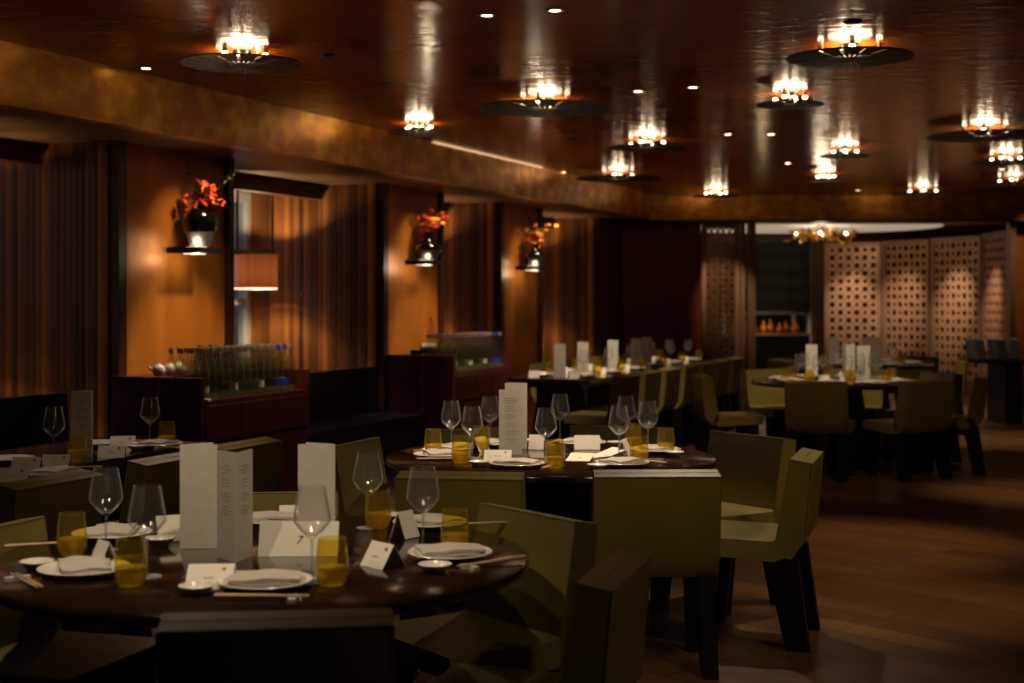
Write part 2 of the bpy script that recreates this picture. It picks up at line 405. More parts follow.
# ------------------------------------------------------------------ lights
def spot(name, loc, target, power, size, blend=.6, color=(1, .80, .56), rad=.04, parent=None):
    l = bpy.data.lights.new(name, 'SPOT'); l.energy = power; l.spot_size = R(size); l.spot_blend = blend
    l.color = color; l.shadow_soft_size = rad
    o = bpy.data.objects.new(name, l); link(o); o.location = loc
    o.rotation_euler = (Vector(target) - Vector(loc)).to_track_quat('-Z', 'Y').to_euler(); return o
def point(name, loc, power, rad=.03, color=(1, .68, .36)):
    l = bpy.data.lights.new(name, 'POINT'); l.energy = power; l.shadow_soft_size = rad; l.color = color
    o = bpy.data.objects.new(name, l); link(o); o.location = loc; return o
def area(name, loc, target, power, sx, sy, color=(1, .8, .6)):
    l = bpy.data.lights.new(name, 'AREA'); l.energy = power; l.shape = 'RECTANGLE'; l.size = sx; l.size_y = sy; l.color = color
    o = bpy.data.objects.new(name, l); link(o); o.location = loc
    o.rotation_euler = (Vector(target) - Vector(loc)).to_track_quat('-Z', 'Y').to_euler(); return o

# ------------------------------------------------------------------ ceiling lamps: bulbs above a dark pierced disc
def ceiling_lamp_proto(rad):
    root = empty('ceiling_lamp')
    bm = new(); nseg = 96
    radii = [0, .16, .20, .46, .52, .93, 1.0]; rings = []
    for r in radii:
        if r == 0: rings.append([bm.verts.new((0, 0, 0))])
        else: rings.append([bm.verts.new((r * rad * math.cos(2 * math.pi * k / nseg), r * rad * math.sin(2 * math.pi * k / nseg), .03 * r * r * rad)) for k in range(nseg)])
    for i, (a, b) in enumerate(zip(rings, rings[1:])):
        for k in range(nseg):
            if i == 2 and k % 3 == 1: continue
            if i == 4 and k % 6 == 2: continue
            k2 = (k + 1) % nseg
            bm.faces.new((a[0], b[k2], b[k]) if len(a) == 1 else (a[k], a[k2], b[k2], b[k]))
    o = obj('pierced_disc', bm, 'bronze_disc', root); s = o.modifiers.new('s', 'SOLIDIFY'); s.thickness = .006
    bm = new(); lathe(bm, [(.012, 0), (.012, .085)], 12); lathe(bm, [(.0, .06), (.05, .06), (.055, .085), (0, .085)], 20); obj('stem', bm, 'steel', root, smooth=40)
    for k in range(4):
        a = R(45 + 90 * k) ; rr = min(.16, rad * .46)
        bm = new(); bmesh.ops.create_uvsphere(bm, u_segments=12, v_segments=8, radius=.017)
        for v in bm.verts: v.co.z *= .75
        obj('bulb', bm, 'bulb', root, (rr * math.cos(a), rr * math.sin(a), .052), smooth=80)
        bm = new(); lathe(bm, [(0, .045), (.014, .045), (.014, .083), (0, .083)], 10, (rr * math.cos(a), rr * math.sin(a), 0)); obj('lamp_holder', bm, 'steel', root, smooth=40)
    return root
PROTO = {}
lamps = [  # pixel x, pixel y of the disc, disc width in px, words, light
    (242, 66, 122, 'large pierced bronze ceiling lamp above the table with the number card', 1.0),
    (850, 60, 125, 'large pierced bronze ceiling lamp topmost above the aisle', 1.1),
    (545, 111, 133, 'widest pierced bronze ceiling lamp above the middle of the room', 1.0),
    (790, 106, 68, 'small pierced bronze ceiling lamp just beyond the topmost large one', .8),
    (419, 134, 62, 'small pierced bronze ceiling lamp next to the gold beam', .8),
    (647, 149, 76, 'medium pierced bronze ceiling lamp between the two widest ones', .9),
    (618, 180, 84, 'wide pierced bronze ceiling lamp near the far end of the side beam', .9),
    (845, 157, 50, 'small pierced bronze ceiling lamp before the lattice room, nearer of the pair', .7),
    (826, 181, 36, 'smallest pierced bronze ceiling lamp before the lattice room, farther of the pair', .6),
    (985, 138, 112, 'large pierced bronze ceiling lamp at the edge of the view', .9),
    (1006, 164, 62, 'medium pierced bronze ceiling lamp under the large one at the edge of the view', .6),
    (1014, 185, 66, 'wide pierced bronze ceiling lamp lowest at the edge of the view', .4),
    (923, 195, 62, 'wide pierced bronze ceiling lamp in front of the back beam over the lattice screens', .6),
    (716, 197, 46, 'pierced bronze ceiling lamp in front of the back beam by the corner', .6),
    (415, -6, 80, 'pierced bronze ceiling lamp cut by the upper picture edge', .25),
]
DZ = 1.30
for (px, py, pw, lab, e) in lamps:
    d = F * DZ / (HZ - py); rad = pw * d / F / 2; x = (px - 512) * d / F
    rk = round(rad, 2)
    root = ceiling_lamp_proto(rk)
    root.location = (x, d, CAMZ + DZ); root.rotation_euler = (0, 0, R(px % 37))
    tag(root, lab, 'ceiling lamp', 'pierced bronze ceiling lamps')
    la = bpy.data.lights.new('bulb_light', 'AREA'); la.shape = 'DISK'; la.size = min(.24, rk * .9); la.energy = 2.2 * e; la.color = (1, .76, .48)
    lo_ = bpy.data.objects.new('bulb_light', la); link(lo_); lo_.location = (x, d, CAMZ + DZ + .032); lo_.rotation_euler = (math.pi, 0, 0)
    point('bulb_light', (x, d, CAMZ + DZ + .05), 3 * e, .06, (1, .74, .45))

# downlights
downs = [(146, 68), (487, 15), (555, 10), (638, 91), (693, 87), (728, 134), (771, 134), (788, 163), (563, 172), (604, 184), (669, 199), (1002, 169), (858, 190)]
proto = empty('downlight')
bm = new(); lathe(bm, [(.028, -.004), (.044, -.006), (.046, 0), (.028, 0)], 20); obj('ring', bm, 'dark_metal', proto, smooth=40)
bm = new(); lathe(bm, [(0, -.003), (.028, -.003), (.028, -.001), (0, -.001)], 16); obj('lens', bm, 'bulb_small', proto)
for i, (px, py) in enumerate(downs):
    if py > 196: py = 196
    d = F * (CEIL - CAMZ) / (HZ - py); o = proto if i == 0 else copy_tree(proto)
    o.location = ((px - 512) * d / F, d, CEIL)
    tag(o, 'tiny recessed downlight glowing in the copper lacquer ceiling', 'downlight', 'recessed ceiling downlights')
bm = new(); lathe(bm, [(0, -.012), (.03, -.012), (.05, -.004), (.05, 0), (0, 0)], 20)
for i, (px, py) in enumerate([(328, 55), (853, 22), (573, 139)]):
    d = F * (CEIL - CAMZ) / (HZ - py)
    if i == 0: sd = obj('smoke_detector', bm, 'dark_metal', None, (0, 0, 0), smooth=40); o = sd
    else: o = sd.copy(); col.objects.link(o)
    o.location = ((px - 512) * d / F, d, CEIL)
    tag(o, 'round dark detector set flush in the copper lacquer ceiling', 'detector', 'ceiling detectors')
# glowing strip added for the reflected line where beam meets ceiling
a_ = W(12.2, -.685); b_ = W(15.6, -.685)
bm = new(); poly_prism(bm, [W(12.85, -.69), W(15.3, -.69), W(15.3, -.672), W(12.85, -.672)], CEIL - .011, CEIL - .003)
tag(obj('reflection_strip', bm, 'reflection_glow'), 'thin glowing line of reflected light where the gold side beam meets the ceiling', 'reflected line')

# spots for the tables, the aisle and the far room
spot('table_spot', (-.3, 3.5, 2.84), (-.75, 4.1, .75), 74, 46)
spot('table_spot', (-1.3, 4.6, 2.84), (-.8, 4.0, .75), 44, 50)
spot('table_spot', (.35, 6.2, 2.84), (.15, 6.6, .75), 150, 42)
spot('table_spot', (-.6, 7.3, 2.84), (.1, 6.7, .75), 80, 46)
spot('table_spot', (1.0, 7.7, 2.84), (.5, 6.4, .75), 85, 60)
spot('table_spot', (-1.5, 7.4, 2.5), (-2.0, 6.6, .75), 42, 60)
spot('table_spot', (2.9, 11.9, 2.84), (2.9, 12.7, .75), 150, 50)
spot('table_spot', (3.9, 15.4, 2.84), (3.9, 15.9, .75), 85, 50)
spot('table_spot', (.6, 13.6, 2.84), (.75, 14.0, .75), 190, 55)
spot('table_spot', (1.4, 15.6, 2.84), (1.45, 15.7, .75), 190, 55)
spot('aisle_spot', (2.4, 8.4, 2.84), (2.2, 8.6, 0), 142, 46, .9, (1, .68, .38))
spot('aisle_spot', (2.6, 6.6, 2.84), (1.9, 7.0, 0), 114, 44, .9, (1, .68, .38))
spot('aisle_spot', (4.1, 10.6, 2.84), (4.0, 10.8, 0), 114, 40, .9, (1, .7, .42))
spot('aisle_spot', (5.0, 14.5, 2.84), (5.2, 14.9, 0), 171, 50, .9, (1, .7, .42))
spot('aisle_spot', (5.6, 18.3, 2.84), (5.6, 18.5, 0), 152, 50, .9, (1, .74, .48))
spot('aisle_spot', (2.0, 11.4, 2.84), (1.6, 11.7, 0), 114, 40, .9, (1, .62, .36))
# fill spots added to brighten chairs, menus, host table and back wall
spot('table_spot', (-.2, 11.9, 2.84), (.3, 13.2, .75), 110, 50)
spot('table_spot', (-1.6, 2.9, 2.84), (-.8, 4.1, .8), 62, 44)
spot('fill_spot', (1.7, 3.3, 2.84), (.55, 5.6, .6), 60, 44, 1, (1, .76, .46), .1)
spot('fill_spot', (-.6, 3.6, 2.84), (-.1, 5.5, .7), 26, 40, 1, (1, .76, .46), .1)
spot('fill_spot', (2.6, 4.6, 2.84), (1.3, 6.5, .6), 60, 44, 1, (1, .76, .46), .1)
spot('fill_spot', (-.9, 4.2, 2.84), (-1.5, 5.9, .7), 18, 50, 1, (1, .76, .46), .1)
spot('fill_spot', (2.6, 9.0, 2.84), (2.7, 11.4, .6), 50, 50, 1, (1, .76, .46), .1)
spot('fill_spot', (2.2, 11.6, 2.84), (1.9, 13.8, .6), 40, 60, 1, (1, .76, .46), .1)
spot('fill_spot', (2.2, 1.6, 2.84), (.2, 4.3, .6), 36, 50, 1, (1, .76, .46), .1)
spot('host_spot', (5.2, 15.9, 2.84), (5.9, 16.9, .8), 70, 40, .9, (1, .78, .52), .05)
spot('back_spot', (7.0, 18.2, 2.84), (7.3, 19.7, 1.7), 40, 60, 1, (1, .72, .42), .05)
spot('table_spot', (2.0, 16.0, 2.84), (1.7, 16.5, .75), 120, 55)
# private room: washes on the lattice screens
for (x, y, tx, ty, p) in ((5.2, 22.3, 5.55, 23.4, 130), (5.6, 21.6, 6.22, 22.8, 150), (6.05, 20.9, 6.8, 21.8, 160), (6.3, 20.2, 7.0, 20.7, 100)):
    spot('screen_spot', (x, y, 2.55), (tx, ty, 1.35), p * 1.3, 40, 1, (1, .82, .60), .03)
point('chandelier_light', (4.70, 21.6, 2.30), 12, .12, (1, .78, .52))
point('counter_light', (4.1, 23.3, 1.15), 3, .05, (1, .7, .35))
spot('screen_spot', (2.5, 18.7, 2.5), (2.95, 19.5, 1.5), 80, 44, .9, (1, .75, .5), .03)

# daylight at dusk beyond the windows
for (dw, p) in ((7.4, 3), (12.0, 8), (15.0, 4), (17.9, 4)):
    c = W(dw, 3.4); tg = W(dw, 0)
    area('dusk_light', (c[0], c[1], 2.2), (tg[0], tg[1], 2.0), p, 1.6, 1.8, (.78, .86, 1.0))
c = W(13, 2.6); tg = W(13, 5)
area('facade_fill', (c[0], c[1], 3.5), (tg[0], tg[1], 1.4), 60, 12, 1, (.8, .88, 1.0))  # broad area light added to brighten the building facade

# ------------------------------------------------------------------ pendant lantern in each bay
def lantern():
    root = empty('pendant_lantern')
    bm = new(); lathe(bm, [(.21, -.15), (.21, .15)], 40); obj('drum_shade', bm, 'shade_wood', root, smooth=40)
    bm = new(); lathe(bm, [(.185, -.168), (.205, -.168), (.205, -.152), (.185, -.152), (.185, -.168)], 40); obj('diffuser_ring', bm, 'lip_light', root, smooth=40)
    bm = new(); bmesh.ops.create_uvsphere(bm, u_segments=12, v_segments=8, radius=.022); obj('bulb', bm, 'lantern_bulb', root, smooth=80)
    bm = new()
    tube(bm, [(0, 0, .024), (0, 0, .16)], .006); obox(bm, (0, 0, .165), (.205, .012, .008)); obj('bulb_holder', bm, 'dark_metal', root)
    bm = new()
    for s in (-1, 1):
        obox(bm, (s * .165, 0, .49), (.010, .014, .32))
    obox(bm, (0, 0, .80), (.175, .014, .010)); obox(bm, (0, 0, .185), (.175, .014, .010))
    obj('frame', bm, 'steel', root)
    bm = new(); obox(bm, (0, 0, .49), (.153, .003, .29)); obj('glass_panel', bm, 'window_glass', root)
    return root
lan = lantern()
spots = [(8.6, 1.0, 'bay beside the rectangular table'), (12.68, 1.05, 'bay beyond the first stocked sideboard'), (15.25, 1.05, 'bay beyond the second stocked sideboard'), (18.2, .95, 'last bay before the back wall')]
for i, (dw, t, w_) in enumerate(spots):
    o = lan if i == 0 else copy_tree(lan)
    p = W(dw, t); o.location = (p[0], p[1], 1.73); o.rotation_euler = (0, 0, R(-4))
    tag(o, 'pendant lantern with wooden drum shade hanging in the ' + w_, 'lantern', 'pendant lanterns in the window bays')
    point('lantern_light', (p[0], p[1], 1.73), 85 if i else 75, .03, (1, .70, .36))

# ------------------------------------------------------------------ shelf, vase and flowers on each pier
def shelf():
    root = empty('wall_shelf')
    # local x = along the wall, local y = out of the wall (towards the room)
    bm = new(); box(bm, -.15, .15, 0, .27, -.04, 0); bevel(bm, .004, 1); obj('board', bm, 'black_wood', root)
    bm = new(); lathe(bm, [(0, .001), (.075, .001), (.075, .004), (0, .004)], 24, (.02, .158, 0)); obj('upper_light_disc', bm, 'shelf_light', root)
    bm = new(); lathe(bm, [(0, -.046), (.08, -.046), (.08, -.041), (0, -.041)], 24, (0, .13, 0)); obj('lower_light_disc', bm, 'shelf_light', root)
    return root
def arrangement(kind, seed):
    rnd = random.Random(seed)
    root = empty('flower_vase')
    bm = new()
    if kind == 0: prof = [(0, 0), (.065, 0), (.07, .01), (.105, .10), (.12, .165), (.11, .215), (.07, .25), (.045, .262), (.05, .275), (.04, .275), (.035, .262), (0, .24)]
    else: prof = [(0, 0), (.075, 0), (.08, .01), (.135, .10), (.135, .13), (.08, .165), (.05, .19), (.045, .24), (.055, .27), (.045, .27), (.038, .24), (0, .2)]
    lathe(bm, prof, 32)
    for f in bm.faces: f.material_index = 1 if f.calc_center_median().z < .055 + .03 * math.sin(math.atan2(f.calc_center_median().y, f.calc_center_median().x) + 2) else 0  # pale foot paints in the shelf light's reflection
    obj('vase_body', bm, ['black_glaze', 'glaze_reflection'], root, smooth=60).scale = (1.12, 1.12, 1.08) if kind == 0 else (1, 1, 1)
    h0 = .27
    def sprig(dirx, diry, up, n, leaves, flowers, om):
        pts = []; p = Vector((0, 0, h0 - .05)); v = Vector((dirx * .3, diry * .3, 1)).normalized()
        for k in range(n):
            pts.append(p.copy()); v = (v + Vector((dirx, diry, up)) * .16).normalized(); p = p + v * .045; p.x = max(p.x, -.12)
        bm = new(); tube(bm, pts, [.0045 * (1 - .6 * i / n) for i in range(n)], 5); obj('branch', bm, 'twig', root)
        for k in range(leaves):
            q = pts[int(len(pts) * (.35 + .65 * k / max(1, leaves)))]
            a = rnd.uniform(0, 6.28); dv = Vector((math.cos(a), math.sin(a) * .6, rnd.uniform(-.1, .9))).normalized()
            sd = dv.cross(Vector((0, 0, 1))).normalized(); nn = sd.cross(dv).normalized(); Lf = rnd.uniform(.035, .06); bm = new()
            r1 = []
            for j, wv in enumerate((0, .35, .5, .35, 0)):
                c = q + dv * Lf * j / 4 - nn * .006 * abs(j - 2)
                r1.append([bm.verts.new(c - sd * wv * Lf * .55 + nn * .004), bm.verts.new(c), bm.verts.new(c + sd * wv * Lf * .55 + nn * .004)])
            for a1, b1 in zip(r1, r1[1:]):
                for j in range(2): bm.faces.new((a1[j], a1[j + 1], b1[j + 1], b1[j]))
            bmesh.ops.remove_doubles(bm, verts=bm.verts, dist=1e-5)
            obj('leaf', bm, 'leaf_green', root, smooth=80)
        for k in range(flowers):
            q = pts[rnd.randrange(len(pts) // 3, len(pts))] + Vector((rnd.uniform(-.05, .05), rnd.uniform(-.05, .05), rnd.uniform(-.05, .03)))
            q.x = max(q.x, -.10); blossom(q, rnd, om)
    def blossom(q, rnd, om):
        bm = new(); s = rnd.uniform(.018, .027); npet = 5
        for k in range(npet):
            a = 2 * math.pi * k / npet + rnd.uniform(0, .4)
            M = Matrix.Rotation(a, 3, 'Z') @ Matrix.Rotation(R(rnd.uniform(20, 50)), 3, 'Y')
            b2 = bmesh.ops.create_icosphere(bm, subdivisions=1, radius=s)['verts']
            for v in b2: v.co = M @ (Vector((v.co.x * .95, v.co.y * .75, v.co.z * .35)) + Vector((s * .75, 0, s * .3)))
        b2 = bmesh.ops.create_icosphere(bm, subdivisions=1, radius=s * .55)['verts']
        T = Matrix.Rotation(rnd.uniform(-1.2, 1.2), 3, 'X') @ Matrix.Rotation(rnd.uniform(-1, 1), 3, 'Y')
        for v in bm.verts: v.co = q + T @ v.co
        o = obj('blossom', bm, 'blossom_orange' if rnd.random() < om else 'blossom_red', root, smooth=80)
    om = .12 if kind == 0 else .2
    if seed == 3: om = .9
    sprig(-.34, -.2, 1.3, 11, 9, 1, om); sprig(-.3, .8, .2, 5, 2, 6, om); sprig(-.25, -.6, .4, 5, 2, 6, om)
    sprig(.2, 0, .6, 6, 3, 6, om); sprig(.7, .1, .45, 7, 4, 6, om); sprig(1.0, -.1, .1, 6, 2, 6, om); sprig(1.1, .1, .5, 11, 10, 1, om)
    sprig(.1, -.5, .0, 4, 1, 3, om); sprig(.1, .6, .5, 5, 2, 4, om); sprig(.5, -.4, -.55, 7, 3, 3, 1.0)
    return root
SH = [(10.25, 1.845, 'first', 'nearest pier, over the teapots'), (13.72, 1.845, 'second', 'pier over the second sideboard'), (16.3, 1.845, 'third', 'farthest pier')]
for i, (dw, z, w_, lw) in enumerate(SH):
    sh = shelf() if i == 0 else copy_tree(sh0)
    if i == 0: sh0 = sh
    p = W(dw, 0.0); sh.location = (p[0], p[1], z); sh.rotation_euler = (0, 0, WROT + math.pi)
    # local y after rotation by WROT+pi = -( -U_y..)  -> points out of the wall
    tag(sh, 'thin black lit shelf fixed to the ' + lw, 'shelf', 'lit wall shelves on the copper piers')
    out = -NW
    v = arrangement(0 if i == 0 else 1, i + 1)
    v.location = Vector((p[0], p[1], z + .004)) + out * .158 + U * .02
    v.rotation_euler = (0, 0, R(-22.4))
    tag(v, ['round black vase with red blossoms and leafy branches on the shelf over the teapots',
            'squat black vase with red blossoms on the shelf over the second sideboard',
            'small dark vase of orange blossoms on the shelf of the farthest pier'][i], 'vase', 'vases of flowers on the wall shelves')
    sp = Vector((p[0], p[1], 0)) + out * .52 - U * .1
    spot('pier_spot', (sp.x, sp.y, 2.52), (p[0], p[1], 1.7), 26, 75, .9, (1, .74, .45), .05)  # spot added to wash the pier and its flowers
    q = Vector((p[0], p[1], z)) + out * .2 - U * .07
    point('shelf_lamp_up', (q.x, q.y, z + .04), 1.1, .02, (1, .80, .50))
    point('shelf_lamp_down', (q.x, q.y, z - .08), 1.8, .02, (1, .80, .50))

# ------------------------------------------------------------------ stocked sideboards
def sideboard(dw0, dw1, lab):
    a = W(dw0, 0); root = empty('sideboard', (a[0], a[1], 0), WROT)
    Ls = (dw1 - dw0) * 1.0819
    # local x along the wall, local -y out of the wall (n points to +y)
    D = .74
    bm = new(); box(bm, .03, Ls - .03, -D + .015, -.03, .08, .81); obj('body', bm, 'cabinet_wood', root)
    bm = new(); box(bm, .05, Ls - .05, -D + .06, -.05, 0, .08); obj('plinth', bm, 'black_wood', root)
    bm = new(); box(bm, .0, .03, -D, -.03, 0, .957); bevel(bm, .003, 1); e1 = obj('end_panel', bm, 'cabinet_wood', root)
    bm = new(); box(bm, Ls - .03, Ls, -D, -.03, 0, .957); bevel(bm, .003, 1); obj('end_panel', bm, 'cabinet_wood', root)
    bm = new(); box(bm, .0, Ls, -.36, -.03, .93, .957); box(bm, .03, Ls - .03, -.36, -.33, .81, .93); obj('rear_shelf', bm, 'cabinet_wood', root)
    bm = new(); box(bm, -.002, .03, -D - .004, -.03, .957, .963); box(bm, -.004, 0, -.42, -.39, .0, .957); box(bm, -.004, .0, -D, -D + .02, 0, .957)
    obj('edge_trim', bm, 'cabinet_edge', root)
    n = 3
    for k in range(n):
        x0 = .035 + (Ls - .07) * k / n; x1 = .035 + (Ls - .07) * (k + 1) / n - .006
        bm = new(); box(bm, x0, x1, -D - .002, -D + .014, .55, .775); bevel(bm, .002, 1); dr = obj('drawer', bm, 'cabinet_wood', root)
        bm = new(); box(bm, x0, x1, -D - .002, -D + .014, .09, .52); bevel(bm, .002, 1); obj('door', bm, 'cabinet_wood', root)
    tag(root, lab, 'sideboard', 'dark red sideboards in front of the copper piers')
    return root, Ls
def bottle_mesh():
    bm = new()
    lathe(bm, [(0, 0), (.034, 0), (.036, .01), (.036, .04)], 14, mi=3)
    lathe(bm, [(.036, .04), (.036, .20), (.030, .235), (.015, .275), (.0135, .315)], 14, mi=0)
    lathe(bm, [(.0365, .05), (.0365, .095)], 14, mi=2)
    lathe(bm, [(.0155, .305), (.0155, .335), (.014, .34), (0, .34)], 10, mi=1)
    return bm
bot = obj('water_bottle', bottle_mesh(), ['bottle_glass', 'bottle_cap', 'bottle_label', 'bottle_base_refraction'], None, (0, 0, 0), smooth=50)
me_blue = bot.data.copy(); me_blue.materials[2] = MATS['bottle_label_blue']; me_blue.materials[1] = MATS['bottle_label_blue']
me_nolab = bot.data.copy(); me_nolab.materials[2] = MATS['bottle_glass']
def place_bottles(root, Ls, words, first):
    nx, ny = 14, 4; used = first
    c, s = math.cos(WROT), math.sin(WROT)
    for i in range(nx):
        for j in range(ny):
            lx = .09 + (Ls - .19) * (i + .5) / nx; ly = -.715 + .085 * (j + .5) + .01
            o = bot if used else bot.copy()
            if used: used = False
            else: col.objects.link(o)
            blue = (i in (11, 12)) and j == 0
            if blue: o.data = me_blue
            elif (i * 5 + j * 3) % 4: o.data = me_nolab
            o.location = (root.location.x + c * lx - s * ly, root.location.y + s * lx + c * ly, .81)
            tag(o, ('clear bottle with blue label in the front row on the ' if blue else 'clear capped water bottle packed in rows on the ') + words, 'bottle', ('blue labelled bottles' if blue else 'water bottles') + ' on the ' + words)
sb1, L1 = sideboard(9.52, 10.78, 'dark red sideboard packed with bottles, below the shelf nearest the viewer')
sb2, L2 = sideboard(13.15, 14.42, 'dark red sideboard packed with bottles, below the second flower shelf')
place_bottles(sb1, L1, 'nearer sideboard', True); place_bottles(sb2, L2, 'farther sideboard', False)
def local_pt(root, x, y, z):
    c, s = math.cos(WROT), math.sin(WROT); return (root.location.x + c * x - s * y, root.location.y + s * x + c * y, z)
for sb in (sb1, sb2):
    q = local_pt(sb, .9, -.9, 2.5); tg = local_pt(sb, .8, -.5, .85)
    spot('sideboard_spot', q, tg, 150, 72, .7, (1, .82, .55))
# teapots
def teapot():
    root = empty('teapot')
    bm = new(); lathe(bm, [(0, 0), (.026, 0), (.03, .004), (.044, .025), (.046, .045), (.036, .066), (.02, .074), (0, .074)], 24); obj('pot_body', bm, 'china', root, smooth=60)
    bm = new(); lathe(bm, [(0, .07), (.022, .072), (.018, .08), (.006, .084), (.008, .092), (0, .096)], 16); obj('pot_lid', bm, 'china', root, smooth=60)
    bm = new(); tube(bm, [(-.036, 0, .035), (-.058, 0, .05), (-.068, 0, .068)], [.011, .008, .005], 8); obj('spout', bm, 'china', root, smooth=60)
    bm = new(); tube(bm, [(.03, 0, .058), (.045, 0, .075), (.05, 0, .088)], [.006, .005, .004], 8); obj('handle', bm, 'china', root, smooth=60)
    return root
tp = teapot()
for i, (lx, ly, ll) in enumerate([(.22, -.24, 'first in the row'), (.34, -.24, 'middle of the row'), (.48, -.22, 'last in the row, by the dark bottles')]):
    o = tp if i == 0 else copy_tree(tp); o.location = local_pt(sb1, lx, ly, .957); o.rotation_euler = (0, 0, R(10 - 15 * i))
    tag(o, 'small white china teapot on the nearer sideboard, ' + ll, 'teapot', 'white teapots on the sideboard')
# dark bottles behind teapots
bm = new(); lathe(bm, [(0, 0), (.033, 0), (.034, .01), (.034, .11), (.014, .15), (.012, .19), (0, .19)], 14)
for i, (lx, ly) in enumerate([(.66, -.28), (.74, -.2), (.82, -.29), (.88, -.2), (.97, -.27)]):
    if i == 0: db = obj('dark_bottle', bm, 'black_glaze', None, smooth=50); o = db
    else: o = db.copy(); col.objects.link(o)
    o.location = local_pt(sb1, lx, ly, .957)
    tag(o, 'short black glossy bottle between teapots and water bottles', 'bottle', 'short black bottles on the nearer sideboard')
o = bot.copy(); o.data = bot.data; col.objects.link(o); o.location = local_pt(sb2, .42, -.3, .957); o.name = 'water_bottle'
tag(o, 'single clear bottle standing on the raised shelf of the farther sideboard', 'bottle')
bm = new(); lathe(bm, [(0, -.07), (.05, -.07), (.055, 0), (.05, .07), (0, .07)], 18)
for v in bm.verts: v.co = Vector((v.co.z, v.co.x, v.co.y + .055))
o = obj('rolled_napkin', bm, 'linen', None, local_pt(sb2, .25, -.35, .957), smooth=50); o.rotation_euler = (0, 0, R(10))
tag(o, 'white rolled napkin lying on the farther sideboard', 'napkin')
bm = new(); box(bm, -.05, .05, -.05, .05, 0, .05); bevel(bm, .008, 2)
o = obj('small_box', bm, 'black_glaze', None, local_pt(sb2, .10, -.3, .957)); tag(o, 'small black box at the near end of the farther sideboard', 'box')
bm = new(); obox(bm, (0, 0, .006), (.05, .035, .006)); bevel(bm, .003, 1)
o = obj('folded_cloth', bm, 'linen', None, local_pt(sb1, .075, -.69, .81)); tag(o, 'small white folded cloth at the near end of the bottle ledge', 'cloth')

# ------------------------------------------------------------------ banquettes in the bays
def banquette(d0, d1, tback, lab):
    a = W(d0, tback); root = empty('banquette', (a[0], a[1], 0), WROT); L = (d1 - d0) * 1.0819
    bm = new(); box(bm, 0, L, -.6, -.02, .08, .45); bevel(bm, .03, 3); obj('seat', bm, 'black_leather', root, smooth=40)
    bm = new(); side = [(-.14, .45), (-.02, .45), (-.02, .86), (-.10, .86)]
    lo = [bm.verts.new((0, p[0], p[1])) for p in side]; hi = [bm.verts.new((L, p[0], p[1])) for p in side]
    bm.faces.new(lo); bm.faces.new(hi[::-1])
    for i in range(4): bm.faces.new((lo[i], hi[i], hi[(i + 1) % 4], lo[(i + 1) % 4]))
    bevel(bm, .02, 3); obj('backrest', bm, 'black_leather', root, smooth=40)
    bm = new(); box(bm, .05, L - .05, -.54, -.05, 0, .08); obj('plinth', bm, 'black_wood', root)
    tag(root, lab, 'banquette', 'black banquettes in the window bays')
banquette(5.3, 9.3, .25, 'black leather banquette behind the rectangular table by the board wall')
banquette(11.0, 12.95, .05, 'black leather banquette between the two sideboards')

# ------------------------------------------------------------------ chairs
def chair_proto():
    root = empty('dining_chair')    # faces local +x ; back at -x
    w = .245
    bm = new(); side_prism(bm, [(.25, .392), (.262, .465), (-.12, .458), (-.165, .475), (-.20, .40), (-.13, .372)], -w, w)
    bevel(bm, .012, 2); obj('seat', bm, 'seat_leather', root, smooth=35)
    bm = new(); side_prism(bm, [(-.135, .44), (-.200, .809), (-.290, .793), (-.266, .47), (-.20, .385), (-.15, .40)], -w, w)
    bevel(bm, .010, 2); back = obj('backrest', bm, 'olive_leather', root, smooth=35)
    bm = new()
    for s in (-1, 1):
        tube(bm, [(-.142, s * w, .47), (-.200, s * w, .803)], .0035, 5)
        tube(bm, [(-.262, s * w, .47), (-.290, s * w, .789)], .0035, 5)
    tube(bm, [(-.290, -w, .790), (-.290, w, .790)], .0035, 5); tube(bm, [(-.200, -w, .806), (-.200, w, .806)], .0035, 5)
    tube(bm, [(-.245, -w, .801), (-.245, w, .801)], .002, 5)
    obj('piping', bm, 'leather_piping', back)
    for s in (-1, 1):
        for (x0, x1, xb0, xb1) in ((-.225, -.09, -.28, -.18), (.10, .21, .15, .225)):
            bm = new(); y0, y1 = (s * .235, s * .165)
            top = [(x0, y0), (x1, y0), (x1, y1), (x0, y1)]; bot_ = [(xb0, y0 * 1.02), (xb1, y0 * 1.02), (xb1, y1 * 1.1), (xb0, y1 * 1.1)]
            hi = [bm.verts.new((p[0], p[1], .392)) for p in top]; lo = [bm.verts.new((p[0], p[1], 0)) for p in bot_]
            bm.faces.new(hi); bm.faces.new(lo[::-1])
            for i in range(4): bm.faces.new((lo[i], lo[(i + 1) % 4], hi[(i + 1) % 4], hi[i]))
            bevel(bm, .006, 1); obj('leg', bm, 'black_wood', root)
    return root
CH = chair_proto(); CH_used = False
def chair(bx, by, fx, fy, lab, group):
    """centre of the top of the back at (bx, by), facing direction (fx, fy)"""
    global CH_used
    o = copy_tree(CH) if CH_used else CH
    CH_used = True
    f = Vector((fx, fy, 0)).normalized(); p = Vector((bx, by, 0)) + f * .245
    o.location = p; o.rotation_euler = (0, 0, math.atan2(f.y, f.x))
    tag(o, 'olive dining chair, ' + lab, 'chair', group); return o
def chair_to(T, ang, r, lab, group, twist=0):
    a = R(ang); bx, by = T[0] + math.cos(a) * r, T[1] + math.sin(a) * r; b = a + R(twist)
    return chair(bx, by, -math.cos(b), -math.sin(b), lab, group)
T1 = (-.715, 4.05); T2 = (.18, 6.62); T3 = (2.89, 12.6); T6 = (3.95, 15.95)
g = 'chairs around the table with the number card'
chair(-.50, 3.03, -.12, 1, 'seen from behind at the lower edge before the number card table', g)
chair(.262, 3.60, -.96, .28, 'side on at the number card table, nearest the viewer in the aisle', g)
